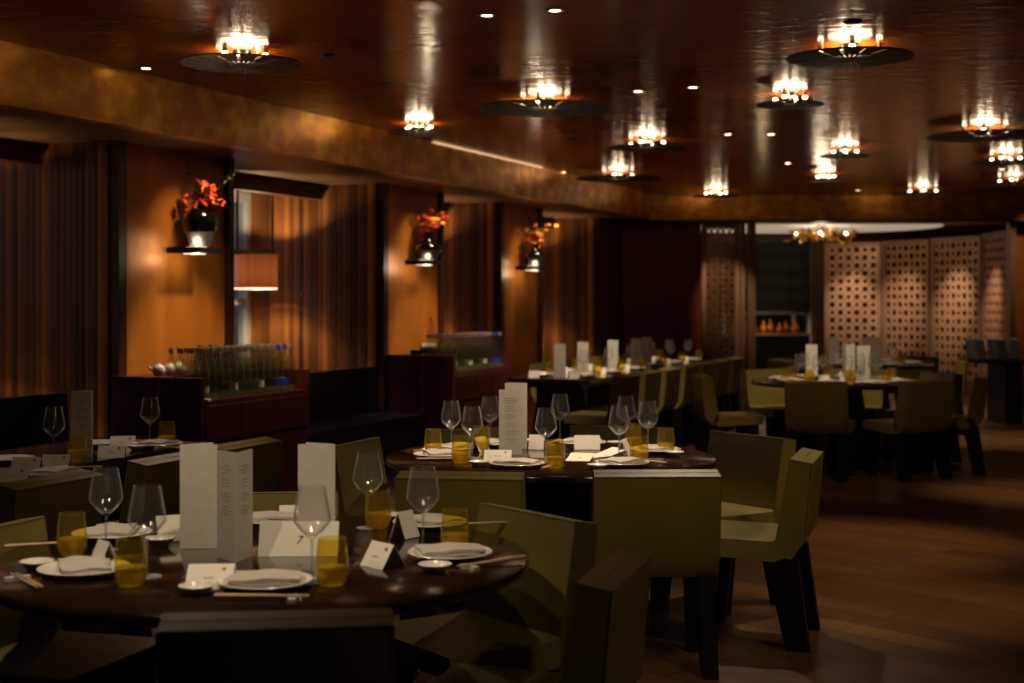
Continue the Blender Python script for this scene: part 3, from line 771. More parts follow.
chair(.08, 4.53, -.80, -.60, 'inner face seen at the number card table, aisle side', g)
chair(-.86, 5.0, .12, -1, 'across the number card table, behind its tall menus', g)
chair(-1.58, 4.20, .94, -.34, 'cut by the side edge of the view at the number card table', g)
g = 'chairs around the middle round table'
chair(-.20, 5.50, .12, 1, 'back turned at the middle round table, lower one behind the wine glass', g)
chair(.565, 5.56, -.02, 1, 'full square back turned to the viewer, middle round table', g)
chair(1.285, 6.19, -.95, .30, 'standing out in the aisle side on at the middle round table', g)
chair(1.20, 7.10, -.80, -.60, 'at the middle round table behind the side on chair', g)
chair(-.77, 6.72, .95, -.33, 'at the wall side of the middle round table beside a tall menu', g)
chair(-.20, 7.42, .35, -1, 'far side of the middle round table, behind wine glasses', g)
chair(.56, 7.55, -.3, -1, 'on the far side of the middle round table behind white cards', g)
g = 'chairs along the rectangular table by the board wall'
nl = (-.9243, .3817)
chair(-1.735, 5.37, nl[0], nl[1], 'at the rectangular table by the board wall, first of the row', g)
chair(-1.46, 6.12, nl[0], nl[1], 'at the rectangular table by the board wall, middle of the row', g)
chair(-1.25, 6.70, nl[0], nl[1], 'at the far end of the rectangular table by the board wall', g)
g = 'chairs around the round table before the lattice screens'
for ang, lab in ((-112, 'full back seen before the lattice room table, by its pedestal'), (-65, 'full back seen before the lattice room table, aisle side'), (-17, 'dark side seen at the aisle end of the lattice room table'), (22, 'behind the aisle end of the lattice room table'),
                 (68, 'far side of the lattice room table, towards the aisle'), (115, 'far side of the lattice room table, towards the sliding screen'), (183, 'side on with pale seat at the lattice room table')):
    chair_to(T3, ang, {183: 1.22, -17: 1.2, -65: 1.14}.get(ang, 1.12), lab, g)
g = 'chairs around the farthest round table'
for ang, lab in ((-20, 'at the farthest round table, aisle side'), (40, 'at the farthest round table, beside the lattice screens'), (140, 'at the farthest round table, before the window'), (200, 'at the farthest round table, before the sliding screen')):
    chair_to(T6, ang, 1.05, lab, g)
# long table: near end corners
LT0 = Vector((.33, 12.95, 0)); LTL = 4.5
g = 'chairs along the aisle side of the long table'
for k in range(7):
    p = LT0 + U * (-.156 + .67 * k) - NW * .80
    chair(p.x, p.y, nl[0], nl[1], ['near end of the aisle row at the long table', 'second along the aisle row at the long table', 'third along the aisle row at the long table', 'fourth along the aisle row at the long table', 'fifth along the aisle row at the long table', 'sixth along the aisle row at the long table', 'far end of the aisle row at the long table'][k], g)
g = 'chairs along the wall side of the long table'
for k in range(2, 6):
    p = LT0 + U * (.42 + .74 * k) + NW * .80
    chair(p.x, p.y, -nl[0], -nl[1], ['near end of the wall side row at the long table', 'second along the wall side row at the long table', 'third along the wall side row at the long table', 'fourth along the wall side row at the long table', 'fifth along the wall side row at the long table', 'far end of the wall side row at the long table'][k], g)

# ------------------------------------------------------------------ tables
def round_table(T, lab, rot=0):
    root = empty('round_table', (T[0], T[1], 0), rot)
    bm = new(); lathe(bm, [(0, .715), (.735, .715), (.76, .722), (.765, .735), (.763, .746), (.757, .75), (0, .75)], 96); obj('tabletop', bm, 'table_lacquer', root, smooth=50)
    bm = new(); lathe(bm, [(0, .69), (.34, .69), (.36, .715), (0, .715)], 48); obj('underframe', bm, 'black_wood', root, smooth=40)
    for k in range(4):
        bm = new(); a = R(45 + 90 * k); M = Matrix.Rotation(a, 3, 'Z')
        hi = [(.05, -.05), (.20, -.05), (.20, .05), (.05, .05)]; lo = [(.16, -.06), (.34, -.06), (.34, .06), (.16, .06)]
        A = [bm.verts.new(M @ Vector((x, y, .69))) for x, y in hi]; B = [bm.verts.new(M @ Vector((x, y, .02))) for x, y in lo]
        bm.faces.new(A); bm.faces.new(B[::-1])
        for i in range(4): bm.faces.new((B[i], B[(i + 1) % 4], A[(i + 1) % 4], A[i]))
        obj('leg', bm, 'black_wood', root)
    bm = new(); lathe(bm, [(0, 0), (.38, 0), (.38, .02), (0, .02)], 40); obj('base_plate', bm, 'black_wood', root)
    tag(root, lab, 'table', 'round dark tables'); return root
round_table(T1, 'round dark glossy table carrying the number 7 card and tall menus', R(20))
round_table(T2, 'round dark glossy table in the middle of the room, brightly lit', R(10))
round_table(T3, 'round dark table laid for dinner in front of the lattice screens', R(5))
round_table(T6, 'round dark table farthest away, partly hidden behind tall menus', R(5))
def long_table(c0, L, wd, lab, nleg):
    """c0 = middle of the near end"""
    root = empty('rectangular_table', (c0.x, c0.y, 0), WROT)
    bm = new(); box(bm, 0, L, -wd / 2, wd / 2, .715, .75); bevel(bm, .006, 2); obj('tabletop', bm, 'table_lacquer', root)
    bm = new(); box(bm, .1, L - .1, -wd / 2 + .12, wd / 2 - .12, .66, .715); obj('underframe', bm, 'black_wood', root)
    for k in range(nleg):
        x = .35 + (L - .7) * k / (nleg - 1)
        bm = new(); box(bm, x - .04, x + .04, -wd / 2 + .16, wd / 2 - .16, .03, .66); obj('leg', bm, 'black_wood', root)
        bm = new(); box(bm, x - .2, x + .2, -wd / 2 + .1, wd / 2 - .1, 0, .03); obj('foot', bm, 'black_wood', root)
    tag(root, lab, 'table'); return root
long_table(LT0, LTL, .8, 'long dark table laid for many along the far window wall', 4)
e0 = Vector((-1.52, 7.25, 0)) - U * 3.6 + NW * .36
long_table(e0, 3.6, .72, 'long narrow dark table between the black banquette and three chairs', 3)

# ------------------------------------------------------------------ tableware prototypes
def wine_glass():
    root = empty('wine_glass')
    bm = new(); lathe(bm, [(.0045, .100), (.012, .106), (.030, .122), (.046, .142), (.0495, .150), (.0485, .160), (.044, .190), (.038, .222), (.0345, .240), (.0335, .240), (.037, .222), (.043, .190), (.0475, .160), (.0483, .151), (.045, .144), (.029, .124), (.010, .110), (0, .108)], 40)
    obj('bowl', bm, 'clear_glass', root, smooth=50)
    bm = new(); lathe(bm, [(.0075, .004), (.0045, .015), (.0036, .045), (.0036, .080), (.0045, .100)], 12); obj('stem', bm, 'stem_glass', root, smooth=60)
    bm = new(); lathe(bm, [(0, 0), (.037, 0), (.0385, .0015), (.030, .003), (.012, .0055), (.0075, .008)], 36); obj('foot', bm, 'stem_glass', root, smooth=60)
    return root
def tumbler():
    root = empty('amber_tumbler')
    bm = new(); lathe(bm, [(.030, .002), (.037, .010), (.042, .030), (.0425, .045), (.040, .080), (.0355, .120), (.0335, .120), (.038, .080), (.0405, .045), (.039, .028), (.034, .018)], 36); obj('glass_wall', bm, 'amber_glass', root, smooth=50)
    bm = new(); lathe(bm, [(0, 0), (.030, .0), (.0363, .010), (.0398, .030), (.0395, .048), (0, .05)], 32); obj('glass_base', bm, 'amber_base_refraction', root, smooth=60)
    return root
def plate():
    bm = new(); lathe(bm, [(0, 0), (.075, 0), (.078, .003), (.100, .010), (.118, .017), (.1205, .019), (.118, .021), (.098, .014), (.078, .008), (0, .007)], 48); return obj('dinner_plate', bm, 'china', None, smooth=50)
def dish():
    bm = new(); lathe(bm, [(0, 0), (.024, 0), (.026, .002), (.040, .014), (.046, .022), (.044, .023), (.034, .012), (.022, .007), (0, .006)], 32); return obj('sauce_dish', bm, 'china', None, smooth=50)
def napkin():
    root = empty('napkin'); rnd = random.Random(5)
    for q, (sx, sy, z, rot, nm) in enumerate(((.100, .068, 0, 0, 'lower_fold'), (.092, .062, .009, 6, 'upper_fold'))):
        bm = new(); bmesh.ops.create_grid(bm, x_segments=14, y_segments=10, size=1)
        M = Matrix.Rotation(R(rot), 3, 'Z')
        for v in bm.verts:
            x, y = v.co.x, v.co.y
            v.co = M @ Vector((x * sx * (1 - .04 * y * y), y * sy * (1 + .05 * math.sin(3 * x)), z + .002 * math.sin(5 * x + q) + .0025 * math.cos(4 * y - x) - .004 * (abs(x) ** 6)))
        r_ = bmesh.ops.extrude_face_region(bm, geom=bm.faces[:])
        for v in r_['geom']:
            if isinstance(v, bmesh.types.BMVert): v.co.z += .008
        bmesh.ops.recalc_face_normals(bm, faces=bm.faces)
        obj(nm, bm, 'linen', root, smooth=60)
    return root
def chopstick():
    bm = new(); tube(bm, [(-.115, 0, .004), (-.10, 0, .004), (.115, 0, .0025)], [.0035, .004, .0022], 8)
    return obj('chopstick', bm, 'chopstick_wood', None, smooth=50)
def rest():
    bm = new(); obox(bm, (0, 0, .005), (.010, .032, .005)); bevel(bm, .003, 2); return obj('chopstick_rest', bm, 'china', None, smooth=40)
P = dict(wine=wine_glass(), tumbler=tumbler(), plate=plate(), dish=dish(), napkin=napkin(), stick=chopstick(), rest=rest())
used = set()
def put(kind, x, y, z, rot, lab, cat, group, scale=1):
    if kind in used: o = copy_tree(P[kind])
    else: o = P[kind]; used.add(kind)
    o.location = (x, y, z); o.rotation_euler = (0, 0, rot)
    if scale != 1: o.scale = (scale,) * 3
    for k in ('label', 'category', 'group'):
        if k in o: del o[k]
    tag(o, lab, cat, group); return o
TZ = .7505
def setting(px, py, ang, words, tab, dishp=None, stickp=None, nap_rot=None, shared=False, nap=True, stick_rot=None):
    """plate, napkin, dish, chopsticks at plan point; ang = direction from the table centre to the guest (deg)"""
    a = R(ang); out = Vector((math.cos(a), math.sin(a), 0)); side = Vector((-out.y, out.x, 0))
    c = Vector((px, py, 0))
    g = lambda w: w + ' on the ' + tab
    where = words + ' on the ' + tab
    put('plate', c.x, c.y, TZ, 0, 'white plate ' + where, 'plate', g('plates'))
    if nap: put('napkin', c.x, c.y, TZ + .0165, a + math.pi / 2 + (R(nap_rot) if nap_rot is not None else R(random.uniform(-14, 14))), 'folded napkin ' + where, 'napkin', g('napkins'))
    d = Vector((*dishp, 0)) if dishp else c - side * .165 + out * .03
    put('dish', d.x, d.y, TZ, 0, 'small white sauce dish ' + where, 'dish', g('sauce dishes'))
    s = Vector((*stickp, 0)) if stickp else c + side * .155
    sr = (a if stick_rot is None else R(stick_rot))
    dv = Vector((math.cos(sr), math.sin(sr), 0)); sv = Vector((-dv.y, dv.x, 0))
    r_ = s - dv * .075
    put('rest', r_.x, r_.y, TZ, sr, 'white chopstick rest ' + where, 'chopstick rest', g('chopstick rests'))
    for k in (-1, 1):
        q = s + sv * .006 * k
        put('stick', q.x, q.y, TZ + .0095, sr + math.pi, 'wooden chopstick ' + where, 'chopstick', 'pair of chopsticks ' + where)

# --- menus and cards
def menu(px, py, a1, a2, lab, group, h=.305, w=.108, T=None, lines=True, z=.7505, both=False):
    """tall folded card standing on the table: spine at plan point, its two panels run in directions a1 and a2 (deg)"""
    root = empty('menu_card', (px, py, z))
    for k, a in enumerate((a1, a2)):
        d = Vector((math.cos(R(a)), math.sin(R(a)), 0)); n = Vector((-d.y, d.x, 0)) * .0008
        bm = new(); v = [d * 0 - n, d * w - n, d * w + n, d * 0 + n]
        poly_prism(bm, [(q.x, q.y) for q in v], 0, h); pn = obj('panel', bm, 'menu_paper', root)
        if lines and (k == 1 or both):
            bm = new(); rnd = random.Random(int(px * 100)); face = -1 if (n.y > 0) else 1
            for j in range(16 if lines is True else lines):
                if j % 4 == 3: continue
                ln = rnd.uniform(.3, .62) * w; z0 = h * .86 - j * .0095; mid = d * w * .5
                s0 = mid - d * ln / 2 + n * face * 1.4; s1 = mid + d * ln / 2 + n * face * 1.4
                bm.faces.new([bm.verts.new((s0.x, s0.y, z0)), bm.verts.new((s1.x, s1.y, z0)), bm.verts.new((s1.x, s1.y, z0 + .0015)), bm.verts.new((s0.x, s0.y, z0 + .0015))])
            obj('printed_lines', bm, 'ink', pn)
    tag(root, lab, 'menu', group); return root
def tent(px, py, rot, lab, group, w=.10, h=.065, spread=.045, seal=True, name='name_card', z=.7505):
    root = empty(name, (px, py, z), R(rot))
    th = .0008
    for s in (-1, 1):
        bm = new(); A = Vector((0, s * spread, 0)); B = Vector((0, 0, math.sqrt(max(1e-6, h * h - spread * spread)))); n = (B - A).cross(Vector((1, 0, 0))).normalized() * th
        vs = []
        for x in (-w / 2, w / 2): vs.append([bm.verts.new(Vector((x, 0, 0)) + q) for q in (A - n, A + n, B + n, B - n)])
        bm.faces.new(vs[0]); bm.faces.new(vs[1][::-1])
        for i in range(4): bm.faces.new((vs[0][i], vs[1][i], vs[1][(i + 1) % 4], vs[0][(i + 1) % 4]))
        pn = obj('panel', bm, 'paper', root)
        if seal and s == -1:
            nn = n.normalized(); nn = nn if nn.y < 0 else -nn
            c = A.lerp(B, .78) + Vector((w * .28, 0, 0)); t_ = (B - A).normalized(); bm = new()
            ring = [bm.verts.new(c + nn * .0018 + (Vector((1, 0, 0)) * math.cos(q) + t_ * math.sin(q)) * .0058) for q in [2 * math.pi * i / 14 for i in range(14)]]
            bm.faces.new(ring); obj('gold_seal', bm, 'gold_foil', pn)
            bm = new(); c = A.lerp(B, .42) + nn * .0015
            bm.faces.new([bm.verts.new(c + Vector((x, 0, 0)) + t_ * y) for x, y in ((-.016, 0), (.012, 0), (.012, .002), (-.016, .002))]); obj('printed_line', bm, 'ink', pn)
    tag(root, lab, 'card', group); return root
def sheet(px, py, rot, sx, sy, lab, group, lift=.02, seal=False):
    root = empty('folded_sheet', (px, py, .7515), R(rot))
    bm = new()
    for (x0, x1, z0, z1) in ((-sx, 0, .0, .004), (0, sx, .004, lift)):
        v = [bm.verts.new(q) for q in ((x0, -sy, z0), (x1, -sy, z1), (x1, sy, z1), (x0, sy, z0))]; bm.faces.new(v)
        v2 = [bm.verts.new(q) for q in ((x0, -sy, z0 + .001), (x1, -sy, z1 + .001), (x1, sy, z1 + .001), (x0, sy, z0 + .001))]; bm.faces.new(v2[::-1])
        for i in range(4): bm.faces.new((v[i], v2[i], v2[(i + 1) % 4], v[(i + 1) % 4]))
    obj('leaflet', bm, 'paper', root)
    if seal:
        bm = new(); lathe(bm, [(0, .0065), (.006, .0065), (.006, .0055)], 14, (-.01, 0, 0)); obj('gold_seal', bm, 'gold_foil', root)
    tag(root, lab, 'leaflet', group)

# ---- T1 : the table with the number card
tab = 'number card table'
pp = lambda x, y: on(x, y, .765)
setting(*on(84, 574), 205, 'at the side place nearest the viewer', tab, dishp=on(37, 569), stickp=on(26, 585), nap_rot=-10, stick_rot=-55)
setting(*on(112, 538), 160, 'behind the first amber tumbler', tab, dishp=on(160, 545), stickp=on(46, 548), nap_rot=20, stick_rot=205)
setting(*on(265, 587), -88, 'in front of the number card', tab, dishp=on(197, 594), stickp=on(262, 601), nap_rot=0, stick_rot=180)
setting(*on(450, 558), -20, 'at the aisle place', tab, dishp=on(435, 572), stickp=on(492, 566), nap_rot=-60, stick_rot=38)
setting(*on(430, 527), 42, 'beside the lone wine glass', tab, dishp=on(398, 521), stickp=on(486, 527), nap_rot=0, stick_rot=10)
setting(*on(275, 524), 95, 'behind the number card', tab, dishp=on(322, 524), stickp=on(232, 522))
ytop = lambda y, k=704: k / (y - HZ)
def glass_at(kind, px, y, rot, lab, cat, group):
    d = (704 if kind == 'wine' else 874.5) / (y - HZ); put(kind, (px - 512) * d / F, d, TZ, rot, lab, cat, group)
g = 'wine glasses on the number card table'
for px, y, lab in ((106, 468, 'leftmost of five on the number card table'), (147, 486, 'before the first tall menu on the number card table'), (312, 486, 'in front of the card with the number 7'),
                   (368, 453, 'beside the small tumbler and the menu with no print'), (423, 467, 'rightmost of five on the number card table')):
    glass_at('wine', px, y, 0, 'empty clear wine glass, ' + lab, 'wine glass', g)
g = 'amber tumblers on the number card table'
for px, y, lab in ((72, 513, 'leftmost on the number card table'), (131, 538.5, 'in front of the wine glass by the first tall menu'), (332, 538, 'beside the wine glass at the number 7'),
                   (378, 490.5, 'behind the tilted name card, farthest on the number card table'), (455, 509.5, 'rightmost on the number card table')):
    glass_at('tumbler', px, y, 0, 'amber glass tumbler, ' + lab, 'tumbler', g)
g = 'tall menus on the number card table'
menu(*on(180, 549), 4, 40, 'tall blank white menu standing, first of three on the number card table', g, lines=False)
menu(*on(236, 563), 130, 76, 'tall folded menu with printed lines, middle of three on the number card table', g, both=True)
menu(*on(335, 548), 183, 150, 'tall blank white menu standing behind the number 7 card', g, lines=False)
# number card
nx, ny = on(297, 557)
num = empty('number_card', (nx, ny + .05, .7505), R(2))
for s in (-1, 1):
    bm = new(); A = Vector((0, s * .045, 0)); B = Vector((0, 0, .092)); n = (B - A).cross(Vector((1, 0, 0))).normalized() * .001; vs = []
    for x in (-.113, .113): vs.append([bm.verts.new(Vector((x, 0, 0)) + q) for q in (A - n, A + n, B + n, B - n)])
    bm.faces.new(vs[0]); bm.faces.new(vs[1][::-1])
    for i in range(4): bm.faces.new((vs[0][i], vs[1][i], vs[1][(i + 1) % 4], vs[0][(i + 1) % 4]))
    pn = obj('panel', bm, 'paper', num)
    if s == -1:
        cu = bpy.data.curves.new('seven', 'FONT'); cu.body = '7'; cu.size = .034; cu.extrude = .0003; cu.align_x = 'CENTER'; cu.shear = .3
        to = bpy.data.objects.new('seven_tmp', cu); col.objects.link(to)
        dg = bpy.context.evaluated_depsgraph_get(); me = bpy.data.meshes.new_from_object(to.evaluated_get(dg)); bpy.data.objects.remove(to)
        t_ = (B - A).normalized(); nn = Vector((0, -t_.z, t_.y))
        Mx = Matrix((Vector((1, 0, 0)), t_, nn)).transposed()
        me.materials.clear(); me.materials.append(MATS['ink'])
        for v in me.vertices: v.co = Mx @ v.co + A.lerp(B, .36) + nn * .0018
        no = bpy.data.objects.new('numeral_seven', me); link(no, pn)
tag(num, 'wide white folded card bearing the number 7 on the nearest round table', 'card')
g = 'name cards on the number card table'
x_, y_ = on(212, 584); tent(x_, y_, 3, 'white name card with gold seal lying before the tall menus', g, w=.118, h=.085, spread=.068)
x_, y_ = on(383, 566); tent(x_, y_, -48, 'white name card with gold seal standing before the aisle place', g, w=.10, h=.075, spread=.04)
x_, y_ = on(405, 537); tent(x_, y_, 55, 'white blank card tilted behind the gold sealed name card', g, w=.07, h=.085, spread=.03, seal=False)
x_, y_ = on(104, 566); tent(x_, y_, -50, 'small white blank card between the two first tumblers', g, w=.07, h=.075, spread=.03, seal=False)
x_, y_ = on(168, 540); tent(x_, y_, 30, 'white blank card standing behind the second wine glass', g, w=.075, h=.08, spread=.03, seal=False)
x_, y_ = on(293, 519); tent(x_, y_, 10, 'small white card lying behind the number 7 card', g, w=.09, h=.05, spread=.02, seal=False)

# ---- T2 : middle table
tab = 'middle round table'
for ang, r, w_ in ((-110, .46, 'below the printed menu'), (-53, .50, 'before the open leaflets'), (15, .52, 'at the aisle edge'), (70, .50, 'on the far side behind the cards'), (118, .50, 'on the far side behind the menus'), (157, .52, 'on the wall side, farther'), (188, .52, 'on the wall side, nearer')):
    a = R(ang); setting(T2[0] + r * math.cos(a), T2[1] + r * math.sin(a), ang, w_, tab)
g = 'wine glasses on the middle round table'
for px, y, lab in ((451, 401, 'first from the wall side'), (472, 406, 'second from the wall side'), (490, 396, 'just behind the printed menu'), (546, 408, 'nearest one, behind the central tumbler'),
                   (560, 394, 'farthest one behind the central tumbler'), (619, 406, 'behind the open leaflets'), (626, 396, 'farthest one behind the open leaflets'), (648, 401, 'last towards the aisle')):
    glass_at('wine', px, y, 0, 'empty clear wine glass on the middle round table, ' + lab, 'wine glass', g)
g = 'amber tumblers on the middle round table'
for px, y, lab in ((433, 429, 'first from the wall side'), (461, 436, 'in front of the second wine glass'), (481, 426, 'behind the wall side glasses'), (555, 440, 'nearest one in the centre'),
                   (639, 436, 'in front of the aisle side glasses'), (633, 423.5, 'behind the aisle side glasses'), (666, 428, 'last towards the aisle')):
    glass_at('tumbler', px, y, 0, 'amber glass tumbler on the middle round table, ' + lab, 'tumbler', g)
g = 'tall menus on the middle round table'
menu(*on(499, 455), 6, 30, 'tall menu with printed lines standing on the middle round table', g, both=True, w=.108, lines=22)
menu(*on(527, 449), 174, 150, 'tall blank menu behind the printed one on the middle round table', g, lines=False, h=.32)
g = 'cards on the middle round table'
x_, y_ = on(498, 460); tent(x_, y_, -3, 'white name card at the foot of the printed menu on the middle table', g, w=.125, h=.06, spread=.04)
x_, y_ = on(587, 449); tent(x_, y_, -2, 'wide white card standing on the middle table behind the leaflets', g, w=.125, h=.075, spread=.035, seal=False)
x_, y_ = on(537, 449); tent(x_, y_, -12, 'white card standing between menus and nearest wine glass', g, w=.075, h=.075, spread=.03, seal=False)
x_, y_ = on(480, 451); tent(x_, y_, 50, 'white tilted card behind the second tumbler of the middle table', g, w=.08, h=.075, spread=.03, seal=False)
x_, y_ = on(624, 455); tent(x_, y_, 70, 'narrow white card beneath the aisle side wine glass', g, w=.08, h=.08, spread=.03, seal=False)
g = 'open leaflets on the middle round table'
x_, y_ = on(580, 459); sheet(x_, y_, 80, .10, .055, 'white open leaflet with gold seal beside the central tumbler', g, .015, True)
x_, y_ = on(604, 456); sheet(x_, y_, 30, .09, .06, 'white open leaflet lying before the wide card', g, .03)

# ---- T5 : rectangular table by the boards
tab = 'rectangular table'
x_, y_ = on(55, 476); setting(x_, y_, -22, 'beside the amber tumbler', tab, dishp=on(37, 480), stickp=on(75, 470), stick_rot=0, nap_rot=0)
x_, y_ = on(158, 447); setting(x_, y_, -22, 'at the far end', tab, dishp=on(137, 450), stickp=on(172, 450), nap_rot=0)
x_, y_ = on(95, 446); put('plate', x_, y_, TZ, 0, 'white china plate behind the menu on the rectangular table', 'plate', 'plates on the ' + tab)
x_, y_ = on(8, 462); put('plate', x_, y_, TZ, 0, 'white china plate behind the name cards on the rectangular table', 'plate', 'plates on the ' + tab)
g = 'wine glasses on the rectangular table'
glass_at('wine', 54, 407, 0, 'empty clear wine glass beside the menu on the rectangular table', 'wine glass', g)
glass_at('wine', 150, 397, 0, 'empty clear wine glass at the far end of the rectangular table', 'wine glass', g)
glass_at('tumbler', 77, 434, 0, 'amber glass tumbler before the menu on the rectangular table', 'tumbler', 'tumblers on the rectangular table')
glass_at('tumbler', 167, 421.5, 0, 'dark amber tumbler at the far end of the rectangular table', 'tumbler', 'tumblers on the rectangular table')
menu(*on(71, 457), -5, 30, 'tall menu with printed lines on the rectangular table by the board wall', None, both=True, w=.10)
g = 'name cards on the rectangular table'
for px, py, rot, lab in ((14, 481, 8, 'cut by the side edge of the view'), (27, 470, 5, 'behind the one cut by the view edge'), (112, 457, 10, 'just beside the tall menu'), (123, 447, 8, 'behind the one beside the menu'), (57, 467, 0, 'under the wine glass by the menu')):
    x_, y_ = on(px, py); tent(x_, y_, rot, 'white name card on the rectangular table, ' + lab, g, w=.12, h=.07, spread=.045)

# ---- T4 : long table (blurred, far)
tab = 'long far table'
for k in range(6):
    for s in (-1, 1):
        c = LT0 + U * (.42 + .74 * k) - NW * s * .22
        nm = 'aisle' if s > 0 else 'wall'
        put('plate', c.x, c.y, TZ, 0, 'white plate in the %s side row of the long far table' % nm, 'plate', 'plates in the %s side row of the long far table' % nm)
        put('napkin', c.x, c.y, TZ + .0165, WROT + R(random.uniform(-20, 20)), 'folded white napkin on a plate, %s side of the long far table' % nm, 'napkin', 'napkins in the %s side row of the long far table' % nm)
        q = c + U * .2 + NW * s * .10
        put('wine', q.x, q.y, TZ, 0, 'clear wine glass in the %s side row of the long far table' % nm, 'wine glass', 'wine glasses in the %s side row of the long far table' % nm)
        q = c + U * .24 - NW * s * .02
        put('tumbler', q.x, q.y, TZ, 0, 'amber tumbler in the %s side row of the long far table' % nm, 'tumbler', 'tumblers in the %s side row of the long far table' % nm)
        q = c - U * .2 + NW * s * .06
        put('dish', q.x, q.y, TZ, 0, 'small white dish in the %s side row of the long far table' % nm, 'dish', 'dishes in the %s side row of the long far table' % nm)
        q = c - U * .26 + NW * s * .02
        tent(q.x, q.y, random.uniform(-20, 20), 'white card standing in the %s side row of the long far table' % nm, 'cards in the %s side row of the long far table' % nm, w=.10, h=.07, spread=.035, seal=False)
for px, y, lab in ((560, 344, 'first from the near end'), (583, 342, 'second from the near end'), (613, 340, 'third from the near end'), (636, 338.6, 'fourth from the near end'), (647, 337, 'last, at the far end')):
    d = 610 / (y - HZ); w_ = .108
    menu((px - 512) * d / F - w_ / 2, d, 3, 60, 'tall blank menu standing on the long far table, ' + lab, 'tall menus on the long far table', lines=False)

# ---- T3 and T6 (blurred)
def laid(T, angs, words, r=.50, r2=.28):
    for ang in angs:
        a = R(ang); c = Vector((T[0] + r * math.cos(a), T[1] + r * math.sin(a), 0)); s = Vector((-math.sin(a), math.cos(a), 0)); o = Vector((math.cos(a), math.sin(a), 0))
        put('plate', c.x, c.y, TZ, 0, 'white plate laid around the ' + words, 'plate', 'plates on the ' + words)
        put('napkin', c.x, c.y, TZ + .0165, a + R(random.uniform(60, 120)), 'folded white napkin on a plate of the ' + words, 'napkin', 'napkins on the ' + words)
        q = c + s * .13 - o * .18; put('wine', q.x, q.y, TZ, 0, 'clear wine glass standing on the ' + words, 'wine glass', 'wine glasses on the ' + words)
        q = c + s * .17 - o * .06; put('tumbler', q.x, q.y, TZ, 0, 'amber tumbler standing on the ' + words, 'tumbler', 'tumblers on the ' + words)
        q = c - s * .165 - o * .02; put('dish', q.x, q.y, TZ, 0, 'small white dish beside a plate of the ' + words, 'dish', 'dishes on the ' + words)
laid(T3, (-112, -65, -22, 22, 68, 115, 160, 205), 'table before the lattice screens')
laid(T6, (-70, -10, 50, 110, 170, 230), 'farthest round table')
g = 'tall menus on the table before the lattice screens'
for px, y, a1, a2, w_, lab in ((806, 344.5, 5, 60, .108, 'alone on the window side'), (846, 344, 100, 10, .09, 'beside its twin in the centre'), (857, 345.5, 5, 40, .12, 'slightly spread, towards the aisle')):
    d = 610 / (y - HZ); menu((px - 512) * d / F, d, a1, a2, 'tall menu on the table before the lattice screens, ' + lab, g, lines=False, w=w_)
d = 12.3; tent((845 - 512) * d / F, 12.25, 0, 'white card standing at the centre of the table before the lattice screens', None, w=.12, h=.105, spread=.03, seal=False)
d = 12.3; tent((825 - 512) * d / F, 12.35, 0, 'white card standing beside the lone menu before the lattice screens', None, w=.10, h=.07, spread=.03, seal=False)
g = 'tall menus on the farthest round table'
for px, d, w_, lab in ((829, 15.7, .108, 'seen beside the window'), (862, 15.6, .2, 'wide, spread open'), ):
    menu((px - 512) * d / F, d, 0, 50, 'tall menu on the farthest round table, ' + lab, g, lines=False, w=w_)

# ------------------------------------------------------------------ lattice screens
def lattice_mesh(w, h, cell, r_big, cut, rot_off=0):
    bm = new(); nx = max(1, round(w / cell)); nz = max(1, round(h / cell)); cx, cz = w / nx, h / nz
    cache = {}
    def V(x, z):
        k = (round(x, 4), round(z, 4))
        if k not in cache: cache[k] = bm.verts.new((x, 0, z))
        return cache[k]
    for i in range(nx):
        for j in range(nz):
            x0, z0 = i * cx, j * cz; mx, mz = x0 + cx / 2, z0 + cz / 2; c = cut
            rb = r_big if (i + j) % 2 == 0 else r_big * .72
            outer = [(x0 + c, z0), (x0 + cx - c, z0), (x0 + cx, z0 + c), (x0 + cx, z0 + cz - c), (x0 + cx - c, z0 + cz), (x0 + c, z0 + cz), (x0, z0 + cz - c), (x0, z0 + c)]
            inner = [(mx + rb * math.cos(R(247.5 + 45 * k)), mz + rb * math.sin(R(247.5 + 45 * k))) for k in range(8)]
            ov = [V(*p) for p in outer]; iv = [bm.verts.new((p[0], 0, p[1])) for p in inner]
            for k in range(8):
                k2 = (k + 1) % 8; bm.faces.new((ov[k], ov[k2], iv[k2], iv[k]))
    r_ = bmesh.ops.extrude_face_region(bm, geom=bm.faces[:])
    for v in r_['geom']:
        if isinstance(v, bmesh.types.BMVert): v.co.y += .018
    return bm
def screen(p0, p1, z0, z1, lab, group, mats=('lattice_metal', 'lattice_frame'), backing=True, cell=.13, rb=.050):
    p0 = Vector((*p0, 0)); p1 = Vector((*p1, 0)); d = p1 - p0; L = d.length
    root = empty('lattice_screen', p0, math.atan2(d.y, d.x))
    f = .06
    bm = lattice_mesh(L - 2 * f, z1 - z0 - 2 * f, cell, rb, .02)
    obj('lattice', bm, mats[0], root, (f, 0, z0 + f))
    bm = new(); box(bm, 0, f, -.02, .04, z0, z1); box(bm, L - f, L, -.02, .04, z0, z1); box(bm, f, L - f, -.02, .04, z0, z0 + f); box(bm, f, L - f, -.02, .04, z1 - f, z1)
    obj('frame', bm, mats[1], root)
    if z0 > .2:
        bm = new(); box(bm, 0, L, -.015, .06, 0, z0); obj('base_panel', bm, 'brown_plaster', root)
    if backing:
        bm = new(); box(bm, f * .5, L - f * .5, .07, .09, z0, z1); obj('backing', bm, 'screen_backing', root)
    tag(root, lab, 'screen', group); return root
g = 'tall pierced lattice screens of the private room'
E_, D_, C_, B_, A_ = (5.19, 23.6), (6.02, 23.2), (6.56, 22.35), (7.0, 21.2), (6.98, 20.0)
